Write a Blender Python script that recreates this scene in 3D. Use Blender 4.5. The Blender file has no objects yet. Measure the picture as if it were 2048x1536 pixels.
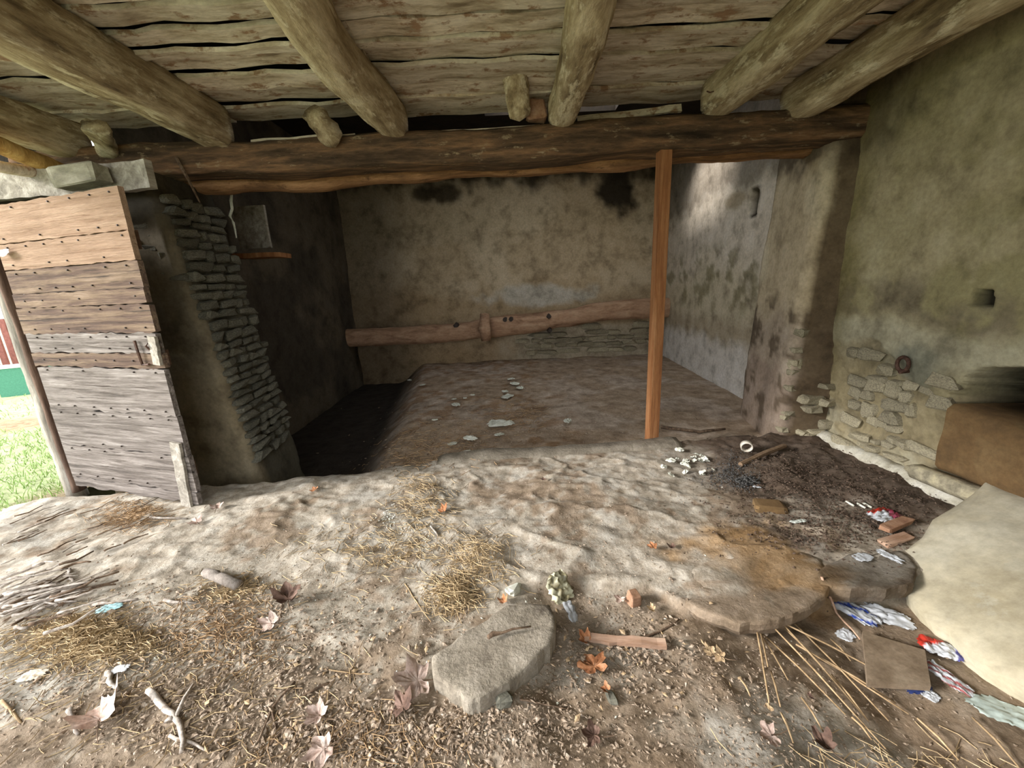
import bpy, bmesh, math, random
import numpy as np
from mathutils import Vector, Matrix, noise as mn
random.seed(7)
sc = bpy.context.scene
COL = sc.collection
# ------------------------------------------------------------------ camera, sky, sun, exposure
EYE = 1.35; FPX = 800.0
PIT = math.radians(13.9); ROL = math.radians(2.5)
FW = Vector((0, math.cos(PIT), -math.sin(PIT))); U0 = Vector((0, math.sin(PIT), math.cos(PIT))); R0 = Vector((1, 0, 0))
RT = math.cos(ROL)*R0 - math.sin(ROL)*U0; UP = math.sin(ROL)*R0 + math.cos(ROL)*U0
cam = bpy.data.cameras.new('camera'); co = bpy.data.objects.new('camera', cam); COL.objects.link(co)
cam.sensor_width = 36; cam.lens = 36*FPX/2048; cam.clip_start = .02; cam.clip_end = 300
m = Matrix((RT, UP, -FW)).transposed().to_4x4(); m.translation = (0, 0, EYE); co.matrix_world = m
sc.camera = co
wd = bpy.data.worlds.new('sky'); sc.world = wd; wd.use_nodes = True
bg = wd.node_tree.nodes['Background']; bg.inputs[0].default_value = (.93, .96, 1, 1); bg.inputs[1].default_value = 2.0
sun = bpy.data.lights.new('sun', 'SUN'); sun.energy = 3.2; sun.angle = math.radians(14); sun.color = (1, .96, .92)
so = bpy.data.objects.new('sun', sun); COL.objects.link(so)
so.rotation_euler = Vector((.88, .22, -.37)).to_track_quat('-Z', 'Y').to_euler()
sc.view_settings.view_transform = 'Standard'; sc.view_settings.look = 'None'
sc.view_settings.exposure = 1.15; sc.view_settings.gamma = 1; sc.view_settings.use_curve_mapping = False
sc.cycles.use_denoising = True; sc.cycles.max_bounces = 8; sc.cycles.diffuse_bounces = 6

# ------------------------------------------------------------------ helpers: numbers
def lin(c):
    return tuple((v/12.92 if v <= .04045 else ((v+.055)/1.055)**2.4) for v in c)
def C(h):
    return lin(tuple(int(h[i:i+2], 16)/255 for i in (0, 2, 4)))
_T = np.random.RandomState(3).rand(256, 256)
def vn(x, y):
    x = np.asarray(x, float); y = np.asarray(y, float)
    xi = np.floor(x).astype(int); yi = np.floor(y).astype(int); fx = x-xi; fy = y-yi
    fx = fx*fx*(3-2*fx); fy = fy*fy*(3-2*fy)
    a = _T[xi & 255, yi & 255]; b = _T[(xi+1) & 255, yi & 255]; c = _T[xi & 255, (yi+1) & 255]; d = _T[(xi+1) & 255, (yi+1) & 255]
    return (a*(1-fx)+b*fx)*(1-fy)+(c*(1-fx)+d*fx)*fy-.5
def fbm(x, y, f=1., o=4, s=0):
    r = 0; a = 1.
    for k in range(o):
        r = r+a*vn(np.asarray(x)*f+s*17.3+k*31.7, np.asarray(y)*f+s*9.1+k*11.9); a *= .5; f *= 2.03
    return r
def sm(a, b, x):
    t = np.clip((np.asarray(x, float)-a)/(b-a), 0, 1); return t*t*(3-2*t)
def ray(px, py):
    return FW+RT*((px-1024)/FPX)-UP*((py-768)/FPX)
def atz(px, py, z):
    d = ray(px, py); return Vector((0, 0, EYE))+d*((z-EYE)/d.z)
def atx(px, py, x):
    d = ray(px, py); return Vector((0, 0, EYE))+d*(x/d.x)
def aty(px, py, y):
    d = ray(px, py); return Vector((0, 0, EYE))+d*(y/d.y)
# ------------------------------------------------------------------ the ground's height
LEDGE = [atz(px, py, 0) for px, py in ((1060, 1165), (1150, 1160), (1300, 1165), (1370, 1205), (1480, 1240), (1560, 1232), (1645, 1192), (1720, 1172), (1830, 1165), (2048, 1150))]
LX = [p.x for p in LEDGE]; LY = [p.y for p in LEDGE]
def ystep(x): return 3.03+.066*(np.asarray(x)+.49)
def hgt(x, y, pit=1.):
    x = np.asarray(x, float); y = np.asarray(y, float)
    g = .030*fbm(x, y, 1.6, 3, 1)+.022*fbm(x*.8+y*.5, y*1.6, 5, 4, 2)
    cr = 1-np.abs(fbm(x+.7*y, y*1.5-.3*x, 2.6, 3, 5))*2.2                     # bedrock ridges
    g = g+.014*np.clip(cr, 0, 1)**5*sm(1.2, 1.8, y)
    g = g+.02*sm(1.6, 2.6, y)*sm(-2.6, -.4, x)*sm(1.6, .4, x)                   # swelling rock in the middle
    yb = np.interp(x, LX, LY)+.07*sm(LX[3]-.05, LX[4]+.05, x)
    dep = np.interp(x, [LX[0]-.02, LX[0]+.05, LX[3], LX[4], LX[6], LX[8]], [0, .018, .035, .09, .15, .13])
    g = g-pit*dep*sm(-.005, .035, yb-y)
    g = g+.035*sm(1.3, 2.0, x)*sm(1.75, 2.3, y)*(1+fbm(x, y, 9, 3, 8))          # earth heaped along the wall
    g = g-.13*sm(-3.3, -4.1, x)
    yi = y-ystep(x)
    inner = -.075+.03*fbm(x, y, 2.2, 4, 12)+.02*sm(.2, 4, yi)
    inner = inner-.36*sm(.08, -.55, x-(-1.0-.145*(y-2.95))+.06*fbm(x, y, 3, 2, 13))  # floor sunk on this side so that it reads dark
    lf = sm(-.5, -.9, x)                                                        # left of the kerb the ground slides into the sunken part
    w = sm(-.02, .02, yi)*(1-lf)+sm(-.22, .22, yi)*lf
    return g*(1-w)+inner*w
def G(px, py, dz=0.):
    d = ray(px, py); o = Vector((0, 0, EYE)); t = .5
    while t < 14:
        p = o+d*t
        if p.z <= float(hgt(p.x, p.y)): break
        t += .01
    p = o+d*t; return Vector((p.x, p.y, float(hgt(p.x, p.y))+dz))
# ------------------------------------------------------------------ helpers: objects
def tag(o, label=None, cat=None, group=None, kind=None):
    if label: o['label'] = label
    if cat: o['category'] = cat
    if group: o['group'] = group
    if kind: o['kind'] = kind
    return o
def link(name, me, parent=None, loc=None, rot=None):
    o = bpy.data.objects.new(name, me); COL.objects.link(o)
    if parent is not None: o.parent = parent
    if loc is not None: o.location = loc
    if rot is not None: o.rotation_euler = rot
    return o
def mesh(name, V, F, mat, smooth=False, cols=None):
    me = bpy.data.meshes.new(name); me.from_pydata([tuple(v) for v in V], [], F)
    if mat: me.materials.append(mat)
    if smooth: me.polygons.foreach_set('use_smooth', [True]*len(me.polygons))
    if cols is not None:
        a = me.color_attributes.new('Col', 'FLOAT_COLOR', 'POINT')
        c = np.ones((len(V), 4), np.float32); c[:, :3] = np.asarray(cols, np.float32)[:, :3]
        a.data.foreach_set('color', c.ravel())
    me.update(); return me
def obj(name, V, F, mat, parent=None, smooth=False, cols=None, loc=None, rot=None, **kw):
    return tag(link(name, mesh(name, V, F, mat, smooth, cols), parent, loc, rot), **kw)
def empty(name, loc, rot=(0, 0, 0), **kw):
    o = bpy.data.objects.new(name, None); COL.objects.link(o); o.location = loc; o.rotation_euler = rot; o.empty_display_size = .1
    return tag(o, **kw)
def gridfaces(nu, nv, wrap=False):
    F = []
    for i in range(nu-1):
        for j in range(nv if wrap else nv-1):
            k = (j+1) % nv
            F.append((i*nv+j, i*nv+k, (i+1)*nv+k, (i+1)*nv+j))
    return F
def npgrid(name, X, Y, Z, mat, cols=None, flip=False, **kw):
    nu, nv = X.shape
    V = np.stack([X.ravel(), Y.ravel(), Z.ravel()], 1)
    i = np.arange(nu*nv).reshape(nu, nv)
    q = np.stack([i[:-1, :-1], i[:-1, 1:], i[1:, 1:], i[1:, :-1]], -1).reshape(-1, 4)
    if flip: q = q[:, ::-1]
    me = bpy.data.meshes.new(name); me.vertices.add(len(V)); me.vertices.foreach_set('co', V.astype(np.float32).ravel())
    me.loops.add(q.size); me.loops.foreach_set('vertex_index', q.ravel().astype(np.int32))
    me.polygons.add(len(q)); me.polygons.foreach_set('loop_start', np.arange(0, q.size, 4, dtype=np.int32)); me.polygons.foreach_set('loop_total', np.full(len(q), 4, np.int32))
    me.materials.append(mat); me.update(calc_edges=True); me.polygons.foreach_set('use_smooth', [True]*len(q))
    if cols is not None:
        a = me.color_attributes.new('Col', 'FLOAT_COLOR', 'POINT'); c = np.ones((len(V), 4), np.float32); c[:, :3] = cols.reshape(-1, 3); a.data.foreach_set('color', c.ravel())
    par = kw.pop('parent', None)
    return tag(link(name, me, par), **kw)
# ------------------------------------------------------------------ materials
def nd(nt, t, **kw):
    n = nt.nodes.new(t)
    for k, v in kw.items(): setattr(n, k, v)
    return n
def mat(name, stops, scale=(4, 4, 4), detail=6, rough=.85, bump=.3, bscale=1., rand=.25, distort=0., vcol=False, vmix=.55, spot=None, spec=.25, fine=1.):
    """noise ramp over object coordinates (shifted per object), or over the colour attribute painted on the mesh"""
    M = bpy.data.materials.new(name); M.use_nodes = True; nt = M.node_tree; L = nt.links
    b = nt.nodes['Principled BSDF']; b.inputs['Roughness'].default_value = rough; b.inputs['Specular IOR Level'].default_value = spec
    tc = nd(nt, 'ShaderNodeTexCoord'); oi = nd(nt, 'ShaderNodeObjectInfo')
    va = nd(nt, 'ShaderNodeVectorMath', operation='MULTIPLY_ADD')
    cb = nd(nt, 'ShaderNodeCombineXYZ')
    for i in range(3): L.new(oi.outputs['Random'], cb.inputs[i])
    L.new(cb.outputs[0], va.inputs[0]); va.inputs[1].default_value = (37, 53, 71); L.new(tc.outputs['Object'], va.inputs[2])
    mp = nd(nt, 'ShaderNodeMapping'); mp.inputs['Scale'].default_value = scale; L.new(va.outputs[0], mp.inputs[0])
    nz = nd(nt, 'ShaderNodeTexNoise'); nz.inputs['Scale'].default_value = 1; nz.inputs['Detail'].default_value = detail; nz.inputs['Roughness'].default_value = .62; nz.inputs['Distortion'].default_value = distort
    L.new(mp.outputs[0], nz.inputs['Vector'])
    rp = nd(nt, 'ShaderNodeValToRGB'); e = rp.color_ramp.elements
    while len(e) < len(stops): e.new(.5)
    for k, (p, c) in enumerate(stops): e[k].position = p; e[k].color = (*C(c), 1)
    L.new(nz.outputs['Fac'], rp.inputs[0]); out = rp.outputs[0]
    if vcol:
        at = nd(nt, 'ShaderNodeAttribute', attribute_name='Col')
        mx = nd(nt, 'ShaderNodeMix', data_type='RGBA', blend_type='MULTIPLY'); mx.inputs[0].default_value = 1
        L.new(at.outputs['Color'], mx.inputs[6]); L.new(out, mx.inputs[7]); out = mx.outputs[2]
    if spot:                                                         # a second, blotchy colour: lichen, flaked paint, dirt
        sc_, th, c2 = spot
        mp2 = nd(nt, 'ShaderNodeMapping'); mp2.inputs['Scale'].default_value = sc_; L.new(va.outputs[0], mp2.inputs[0])
        n2 = nd(nt, 'ShaderNodeTexNoise'); n2.inputs['Scale'].default_value = 1; n2.inputs['Detail'].default_value = 8; n2.inputs['Roughness'].default_value = .7
        L.new(mp2.outputs[0], n2.inputs['Vector'])
        mr = nd(nt, 'ShaderNodeMapRange'); mr.inputs[1].default_value = th-.03; mr.inputs[2].default_value = th+.05; L.new(n2.outputs['Fac'], mr.inputs[0])
        mx = nd(nt, 'ShaderNodeMix', data_type='RGBA'); L.new(mr.outputs[0], mx.inputs[0]); L.new(out, mx.inputs[6]); mx.inputs[7].default_value = (*C(c2), 1); out = mx.outputs[2]
    fn_ = None
    if fine:                                                         # fine grain on top of the broad pattern
        mp3 = nd(nt, 'ShaderNodeMapping'); mp3.inputs['Scale'].default_value = tuple(v*5.3+6 for v in scale); L.new(va.outputs[0], mp3.inputs[0])
        n3 = nd(nt, 'ShaderNodeTexNoise'); n3.inputs['Scale'].default_value = 1; n3.inputs['Detail'].default_value = 5; n3.inputs['Roughness'].default_value = .7
        L.new(mp3.outputs[0], n3.inputs['Vector']); fn_ = n3.outputs['Fac']
        m3 = nd(nt, 'ShaderNodeMapRange'); m3.inputs[1].default_value = .3; m3.inputs[2].default_value = .7; m3.inputs[3].default_value = 1-.22*fine; m3.inputs[4].default_value = 1+.14*fine; L.new(fn_, m3.inputs[0])
        c3 = nd(nt, 'ShaderNodeVectorMath', operation='SCALE'); L.new(out, c3.inputs[0]); L.new(m3.outputs[0], c3.inputs['Scale']); out = c3.outputs[0]
    if rand:
        hs = nd(nt, 'ShaderNodeHueSaturation'); ml = nd(nt, 'ShaderNodeMapRange'); ml.inputs[3].default_value = 1-rand; ml.inputs[4].default_value = 1+rand
        L.new(oi.outputs['Random'], ml.inputs[0]); L.new(ml.outputs[0], hs.inputs['Value']); L.new(out, hs.inputs['Color']); out = hs.outputs[0]
    L.new(out, b.inputs['Base Color'])
    if bump:
        bp = nd(nt, 'ShaderNodeBump'); bp.inputs['Strength'].default_value = bump; bp.inputs['Distance'].default_value = .02*bscale
        ad = nd(nt, 'ShaderNodeMath', operation='MULTIPLY_ADD'); ad.inputs[1].default_value = .35*fine
        if fn_: L.new(fn_, ad.inputs[0])
        L.new(nz.outputs['Fac'], ad.inputs[2]); L.new(ad.outputs[0], bp.inputs['Height']); L.new(bp.outputs[0], b.inputs['Normal'])
    return M
def flat(name, c, rough=.6, rand=0., spec=.3):
    return mat(name, [(0.35, c), (.65, c)], (9, 9, 9), 3, rough, .15, .3, rand, spec=spec)
M = {}
M['ground'] = mat('ground', [(.28, 'b3aea6'), (.45, 'e0dcd6'), (.6, 'ffffff'), (.75, 'ece8e0')], (13, 13, 13), 10, .95, .8, .6, 0, vcol=True)
M['earth'] = mat('earth', [(.3, 'a8a39c'), (.5, 'dcd8d2'), (.7, 'ffffff')], (7, 7, 7), 9, .97, .8, 1.2, 0, vcol=True)
M['plaster'] = mat('plaster', [(.3, 'b8b4ae'), (.5, 'efece6'), (.72, 'ffffff')], (5, 5, 5), 9, .95, .5, .6, 0, vcol=True)
M['stone'] = mat('stone', [(.3, '6e6858'), (.5, 'a59c84'), (.7, 'c4b998')], (14, 14, 14), 8, .95, .6, .5, .22)
M['dstone'] = mat('dark_stone', [(.3, '45443c'), (.5, '6c6a5e'), (.7, '8a8778')], (12, 12, 12), 8, .95, .7, .6, .22)
M['slab'] = mat('slab', [(.28, '6d6458'), (.5, '8d8475'), (.72, 'a39a8c')], (9, 9, 9), 10, .95, .9, 1.0, 0)
M['pale'] = mat('pale_limestone', [(.3, 'a2977c'), (.5, 'b3aa92'), (.7, 'beb8a5')], (2.2, 2.2, 2.2), 9, .95, .3, .8, 0, spot=((6, 6, 6), .60, 'b3ac97'))
M['ochre'] = mat('ochre_stone', [(.3, '5d4a33'), (.5, '725a3c'), (.7, '806a4a')], (5, 5, 5), 8, .95, .5, .6, 0)
M['rafter'] = mat('rafter_wood', [(.3, '5f503e'), (.45, '988669'), (.6, 'c0b092'), (.75, 'd6cab0')], (14, 2.6, 14), 10, .93, .9, .9, .08, .15, spot=((16, 5, 16), .56, 'cfc3a8'))
M['beam'] = mat('beam_wood', [(.3, '2e241a'), (.48, '594634'), (.62, '836448'), (.78, 'a08a6c')], (2.2, 16, 16), 10, .93, 1., 1., .0, .2, spot=((7, 18, 18), .62, '97856a'))
M['board'] = mat('ceiling_board', [(.3, '82725e'), (.44, 'bbac96'), (.56, 'd6cab8'), (.75, 'e2d9ca')], (3.5, 16, 10), 9, .93, .5, .5, .16, .0, spot=((7, 11, 8), .57, '9a7d64'))
M['shaded'] = mat('shaded_boards', [(.3, '16120d'), (.7, '2c241a')], (4, 4, 4), 5, .97, .4, 1, 0)  # dark colour stands for the unlit void above and behind the boards
def doorwood(n, a, b, c, d): return mat(n, [(.28, a), (.43, b), (.58, c), (.76, d)], (2.0, 34, 46), 9, .92, 1., 1.0, .1, .3, spot=((1.2, 50, 50), .60, '453a33' if n != 'door_wood_tan' else '8a6c55'))
M['door_tan'] = doorwood('door_wood_tan', '876b54', 'a0836b', 'ae9179', 'bba189')
M['door_brown'] = doorwood('door_wood_brown', '40342c', '69554a', '88735f', 'a5907e')
M['door_grey'] = doorwood('door_wood_grey', '423c38', '726962', '928982', 'b8b0a9')
M['greywood'] = mat('grey_wood', [(.3, '6d675e'), (.5, '9d968a'), (.7, 'c0bab0')], (14, 14, 2.2), 8, .92, .6, .8, .15, .4)
M['brownwood'] = mat('brown_wood', [(.3, '3d2e26'), (.5, '5f4a3d'), (.7, '80695a')], (14, 14, 2.2), 8, .92, .6, .8, .1, .4)
M['post'] = mat('sawn_timber', [(.3, '7c5030'), (.5, '966640'), (.7, 'ad8058')], (30, 30, 2), 6, .8, .3, .4, 0, .3)
M['log'] = mat('manger_log', [(.3, '7d5e48'), (.5, 'ad8a6e'), (.7, 'c2a487')], (2.5, 9, 9), 8, .92, .6, 1, 0, .5)
M['twig'] = mat('twig_bark', [(.3, '776c62'), (.5, 'aba095'), (.7, 'd0c8be')], (40, 40, 40), 4, .9, .4, .3, .3)
M['dtwig'] = mat('dark_twig', [(.3, '3f3329'), (.5, '6b5847'), (.7, '8b7763')], (40, 40, 40), 4, .9, .4, .3, .2)
M['reed'] = mat('dry_reed', [(.3, '877052'), (.5, 'a68c6a'), (.7, 'c0a784')], (25, 25, 25), 4, .8, .2, .3, .15)
M['straw'] = mat('straw', [(.3, '8c785c'), (.5, 'ad9672'), (.7, 'c9b592')], (30, 30, 30), 3, .85, 0, 1, 0)
M['rstraw'] = mat('rusty_straw', [(.3, '7a624a'), (.5, '9e8260'), (.7, 'ba9e7c')], (30, 30, 30), 3, .85, 0, 1, 0)
M['litter'] = mat('leaf_litter', [(.3, '665747'), (.45, '8d7b68'), (.6, 'a89785'), (.75, 'c9bcac')], (45, 45, 45), 2, .92, 0, 1, 0)
M['flake'] = mat('lime_flake', [(.3, 'b9bbab'), (.5, 'd3d4c6'), (.7, 'e4e4da')], (20, 20, 20), 4, .9, .2, .3, .08)
M['gravel'] = mat('dark_gravel', [(.3, '2b2a29'), (.5, '4b4a48'), (.7, '6b6a68')], (60, 60, 60), 4, .9, 0, 1, 0)
def leafmat(n, a, b, c): return mat(n, [(.3, a), (.5, b), (.7, c)], (28, 28, 28), 6, .8, .5, .3, .12)
M['leaf_pink'] = leafmat('dry_leaf_pink', 'a98c7e', 'c8b0a3', 'dccabf')
M['leaf_orange'] = leafmat('dry_leaf_orange', '78492f', '9f6c48', 'bd9070')
M['leaf_brown'] = leafmat('dry_leaf_brown', '4a3a33', '6a5347', '887064')
M['leaf_tan'] = leafmat('dry_leaf_tan', '8d745a', 'b39a78', 'ccb596')
M['leaf_grey'] = leafmat('dry_leaf_grey', '8d837e', 'b5aba6', 'd0c8c4')
M['clay'] = mat('clay_brick', [(.3, '7d5a46'), (.5, '99755c'), (.7, 'ad8c74')], (16, 16, 16), 6, .92, .5, .4, .1)
M['card'] = mat('flat_board', [(.3, '6d5d4a'), (.5, '857460'), (.7, '988873')], (12, 12, 12), 7, .9, .3, .3, .0)
M['lath'] = mat('pine_lath', [(.3, '8f6c50'), (.5, 'b0907a'), (.7, 'c4a890')], (4, 30, 30), 5, .85, .3, .3, .1)
M['iron'] = mat('rusty_iron', [(.3, '33241d'), (.5, '553d32'), (.7, '6d5346')], (40, 40, 40), 5, .7, .4, .3, 0)
M['nail'] = flat('nail_iron', '3a302a')
M['plastic'] = mat('printed_plastic', [(.3, 'e6e6e6'), (.7, 'ffffff')], (8, 8, 8), 3, .35, .2, .3, 0, vcol=True, spec=.5)
M['pipe'] = flat('pale_pipe', 'd2cabb', .5)
M['grass'] = mat('grass_blades', [(.3, '7a9a55'), (.5, 'a3bd78'), (.7, 'c6d4a0')], (9, 9, 9), 4, .8, 0, 1, 0)
M['turf'] = mat('turf', [(.3, '7a8460'), (.5, '949b78'), (.66, 'a5a688'), (.8, '9a9078')], (3, 3, 3), 9, .95, .5, 1, 0)
M['green'] = flat('green_paint', '4f8a72', .6)
M['white'] = flat('white_paint', 'e8ebe8', .5)
M['slat'] = mat('fence_slat', [(.3, '704036'), (.7, '8d564a')], (20, 20, 3), 4, .8, .2, .3, .1)

# ------------------------------------------------------------------ helpers: shapes
def roughbar(p0, p1, w, h, nr=36, ns=14, amp=.012, f=6., bend=None, sq=3.2, taper=0., seed=0, jag=0.):
    """a hewn log from p0 to p1: rounded-square section, lumpy surface, closed ragged ends"""
    p0 = Vector(p0); p1 = Vector(p1); d = (p1-p0); L = d.length; d.normalize()
    zu = Vector((0, 0, 1)) if abs(d.z) < .9 else Vector((0, 1, 0))
    sx = d.cross(zu).normalized(); sz = sx.cross(d).normalized(); V = []; F = []
    for i in range(nr):
        t = i/(nr-1); c = p0.lerp(p1, t); k = 1-taper*t
        if bend: b = bend(t); c = c+sx*b[0]+sz*b[1]
        for j in range(ns):
            a = 2*math.pi*(j+.5)/ns; ca, sa = math.cos(a), math.sin(a)
            r = (abs(ca)**sq+abs(sa)**sq)**(-1/sq)
            q = c+sx*(ca*r*w/2*k)+sz*(sa*r*h/2*k)
            q0 = Vector((q.x*f*.9, q.y*f*.9, q.z*f))+Vector((seed*7.1, seed*3.3, 0))
            n = mn.noise(q0*.35+d*0)*1.4+mn.noise(q0)*.7+mn.noise(q0*2.7)*.35
            q = q+(q-c).normalized()*(n*amp)
            if jag and i in (0, nr-1): q = q+d*(mn.noise(q0*3)*jag)
            V.append(q)
    F = gridfaces(nr, ns, True)
    F.append(tuple(range(ns))[::-1]); F.append(tuple((nr-1)*ns+j for j in range(ns)))
    return V, F
def tube(pts, rad, ns=6, jit=0.):
    pts = [Vector(p) for p in pts]; V = []; n = len(pts)
    for i, p in enumerate(pts):
        d = (pts[min(i+1, n-1)]-pts[max(i-1, 0)]).normalized()
        u = d.cross(Vector((0, 0, 1)))
        u = u.normalized() if u.length > .05 else Vector((1, 0, 0)); v = u.cross(d)
        r = rad[i] if hasattr(rad, '__len__') else rad
        for j in range(ns):
            a = 2*math.pi*j/ns; V.append(p+(u*math.cos(a)+v*math.sin(a))*r*(1+random.uniform(-jit, jit)))
    F = gridfaces(n, ns, True); F.append(tuple(range(ns))[::-1]); F.append(tuple((n-1)*ns+j for j in range(ns)))
    return V, F
def plank(L, W, T, n=10, edge=.006, warp=.004, seed=0):
    """a board along local x, width y, thickness z, with uneven edges and a slight warp; origin at its centre"""
    rr = random.Random(seed*31+5); V = []
    for i in range(n+1):
        x = -L/2+L*i/n; wz = warp*math.sin(i*1.3+seed)+rr.uniform(-1, 1)*warp*.4
        e0 = rr.uniform(-edge, edge); e1 = rr.uniform(-edge, edge)
        dx = rr.uniform(-edge, edge) if i in (0, n) else 0
        for y, z in ((-W/2+e0, -T/2), (W/2+e1, -T/2), (W/2+e1, T/2), (-W/2+e0, T/2)): V.append((x+dx, y, z+wz))
    F = gridfaces(n+1, 4, True); F.append((0, 1, 2, 3)[::-1]); F.append(tuple(n*4+j for j in range(4)))
    return V, [tuple(reversed(f)) for f in F]
def rock(sx, sy, sz, seed=0, ch=.22, jit=.10):
    """a chamfered stone of 24 corners, jittered"""
    rr = random.Random(seed); V = []; idx = {}
    for X in (-1, 1):
        for Y in (-1, 1):
            for Z in (-1, 1):
                j = [1+rr.uniform(-jit, jit)*1.6 for _ in range(3)]
                for a in range(3):
                    c = [X*j[0], Y*j[1], Z*j[2]]
                    for b in range(3):
                        if b != a: c[b] *= 1-ch*rr.uniform(.6, 1.4)
                    idx[(X, Y, Z, a)] = len(V); V.append((c[0]*sx/2, c[1]*sy/2, c[2]*sz/2))
    F = []
    for a in range(3):
        o = [k for k in range(3) if k != a]
        for s in (-1, 1):
            q = []
            for t in ((-1, -1), (1, -1), (1, 1), (-1, 1)):
                k = [0, 0, 0]; k[a] = s; k[o[0]] = t[0]; k[o[1]] = t[1]; q.append(idx[(*k, a)])
            F.append(tuple(q))
    for a in range(3):
        o = [k for k in range(3) if k != a]
        for s in (-1, 1):
            for t in (-1, 1):
                q = []
                for e, ax_ in ((-1, o[0]), (1, o[0]), (1, o[1]), (-1, o[1])):
                    k = [0, 0, 0]; k[a] = e; k[o[0]] = s; k[o[1]] = t; q.append(idx[(*k, ax_)])
                F.append(tuple(q))
    for X in (-1, 1):
        for Y in (-1, 1):
            for Z in (-1, 1): F.append(tuple(idx[(X, Y, Z, a)] for a in range(3)))
    bm = bmesh.new(); vs = [bm.verts.new(v) for v in V]
    for f in F: bm.faces.new([vs[i] for i in f])
    bmesh.ops.recalc_face_normals(bm, faces=bm.faces)
    bm.verts.index_update(); out = [[v.index for v in f.verts] for f in bm.faces]; bm.free()
    return V, out
def maple(size, curl=.3, seed=0, lobes=5, fold=.0):
    """a lobed leaf as a three-ring fan, curled and wrinkled, with a petiole ridge"""
    rr = random.Random(seed); tips = {5: [(-150, .5), (-35+180, .0)], 3: []}
    prof = [(-90, .12), (-70, .38), (-35, .66), (-12, .50), (8, .74), (30, .98), (48, .64), (60, .58), (76, .86), (90, 1.06), (104, .86), (120, .58), (132, .64), (150, .98), (172, .74), (192, .50), (215, .66), (250, .38)]
    if lobes == 1: prof = [(a, .32+.5*abs(math.sin(math.radians(a)))**2) for a in range(-90, 270, 20)]
    pts = []
    for k in range(len(prof)):
        a0, r0 = prof[k]; a1, r1 = prof[(k+1) % len(prof)]
        if a1 < a0: a1 += 360
        pts.append((a0, r0*rr.uniform(.85, 1.1))); pts.append(((a0+a1)/2, (r0+r1)/2*rr.uniform(.86, 1.0)))
    V = [(0, 0, 0)]; n = len(pts); F = []; ph = rr.uniform(0, 6); k2 = rr.uniform(.6, 1.4)
    for ring in (.34, .68, 1.):
        for a, r in pts:
            A = math.radians(a); x = math.cos(A)*r*ring; y = math.sin(A)*r*ring; q = r*ring
            z = curl*(q*q*(.6+.5*math.sin(2*A+ph))+.25*k2*x*x)+.07*math.sin(5*A+ph*2)*q+fold*abs(x)
            V.append((x*(1-.35*abs(curl)*q), y*(1-.35*abs(curl)*q), z+rr.uniform(-.06, .06)+.10*mn.noise(Vector((x*3+seed, y*3, 1)))))
    for j in range(n): F.append((0, 1+j, 1+(j+1) % n))
    for rg in range(2):
        for j in range(n):
            k = (j+1) % n; F.append((1+rg*n+j, 1+(rg+1)*n+j, 1+(rg+1)*n+k, 1+rg*n+k))
    z0 = min(v[2] for v in V)
    return [(v[0]*size/2, v[1]*size/2, (v[2]-z0)*size/2) for v in V], F
def sheet(sx, sy, h, seed=0, n=14, cols=None):
    """a crumpled torn sheet of film or paper; cols(u, v) paints its print"""
    rr = random.Random(seed); V = []; Cc = []; F = []
    for i in range(n+1):
        for j in range(n+1):
            u = i/n*2-1; v = j/n*2-1
            r = 1+.22*mn.noise(Vector((u*1.7+seed*3.1, v*1.7, 1)))+(rr.uniform(-.12, .06) if i in (0, n) or j in (0, n) else 0)
            k = 1-.12*(u*u*v*v)*2
            a = mn.noise(Vector((u*2.2+seed*5, v*2.2, 0))); b = mn.noise(Vector((u*5+seed, v*5, 3)))
            V.append((u*r*k*sx/2+b*.05*sx, v*r*k*sy/2+a*.05*sy, h*(.45+abs(a)*1.1+abs(b)*.7)*(1-.35*max(abs(u), abs(v))**3)))
            Cc.append(cols(u, v) if cols else (1, 1, 1))
    return V, gridfaces(n+1, n+1), Cc

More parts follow.
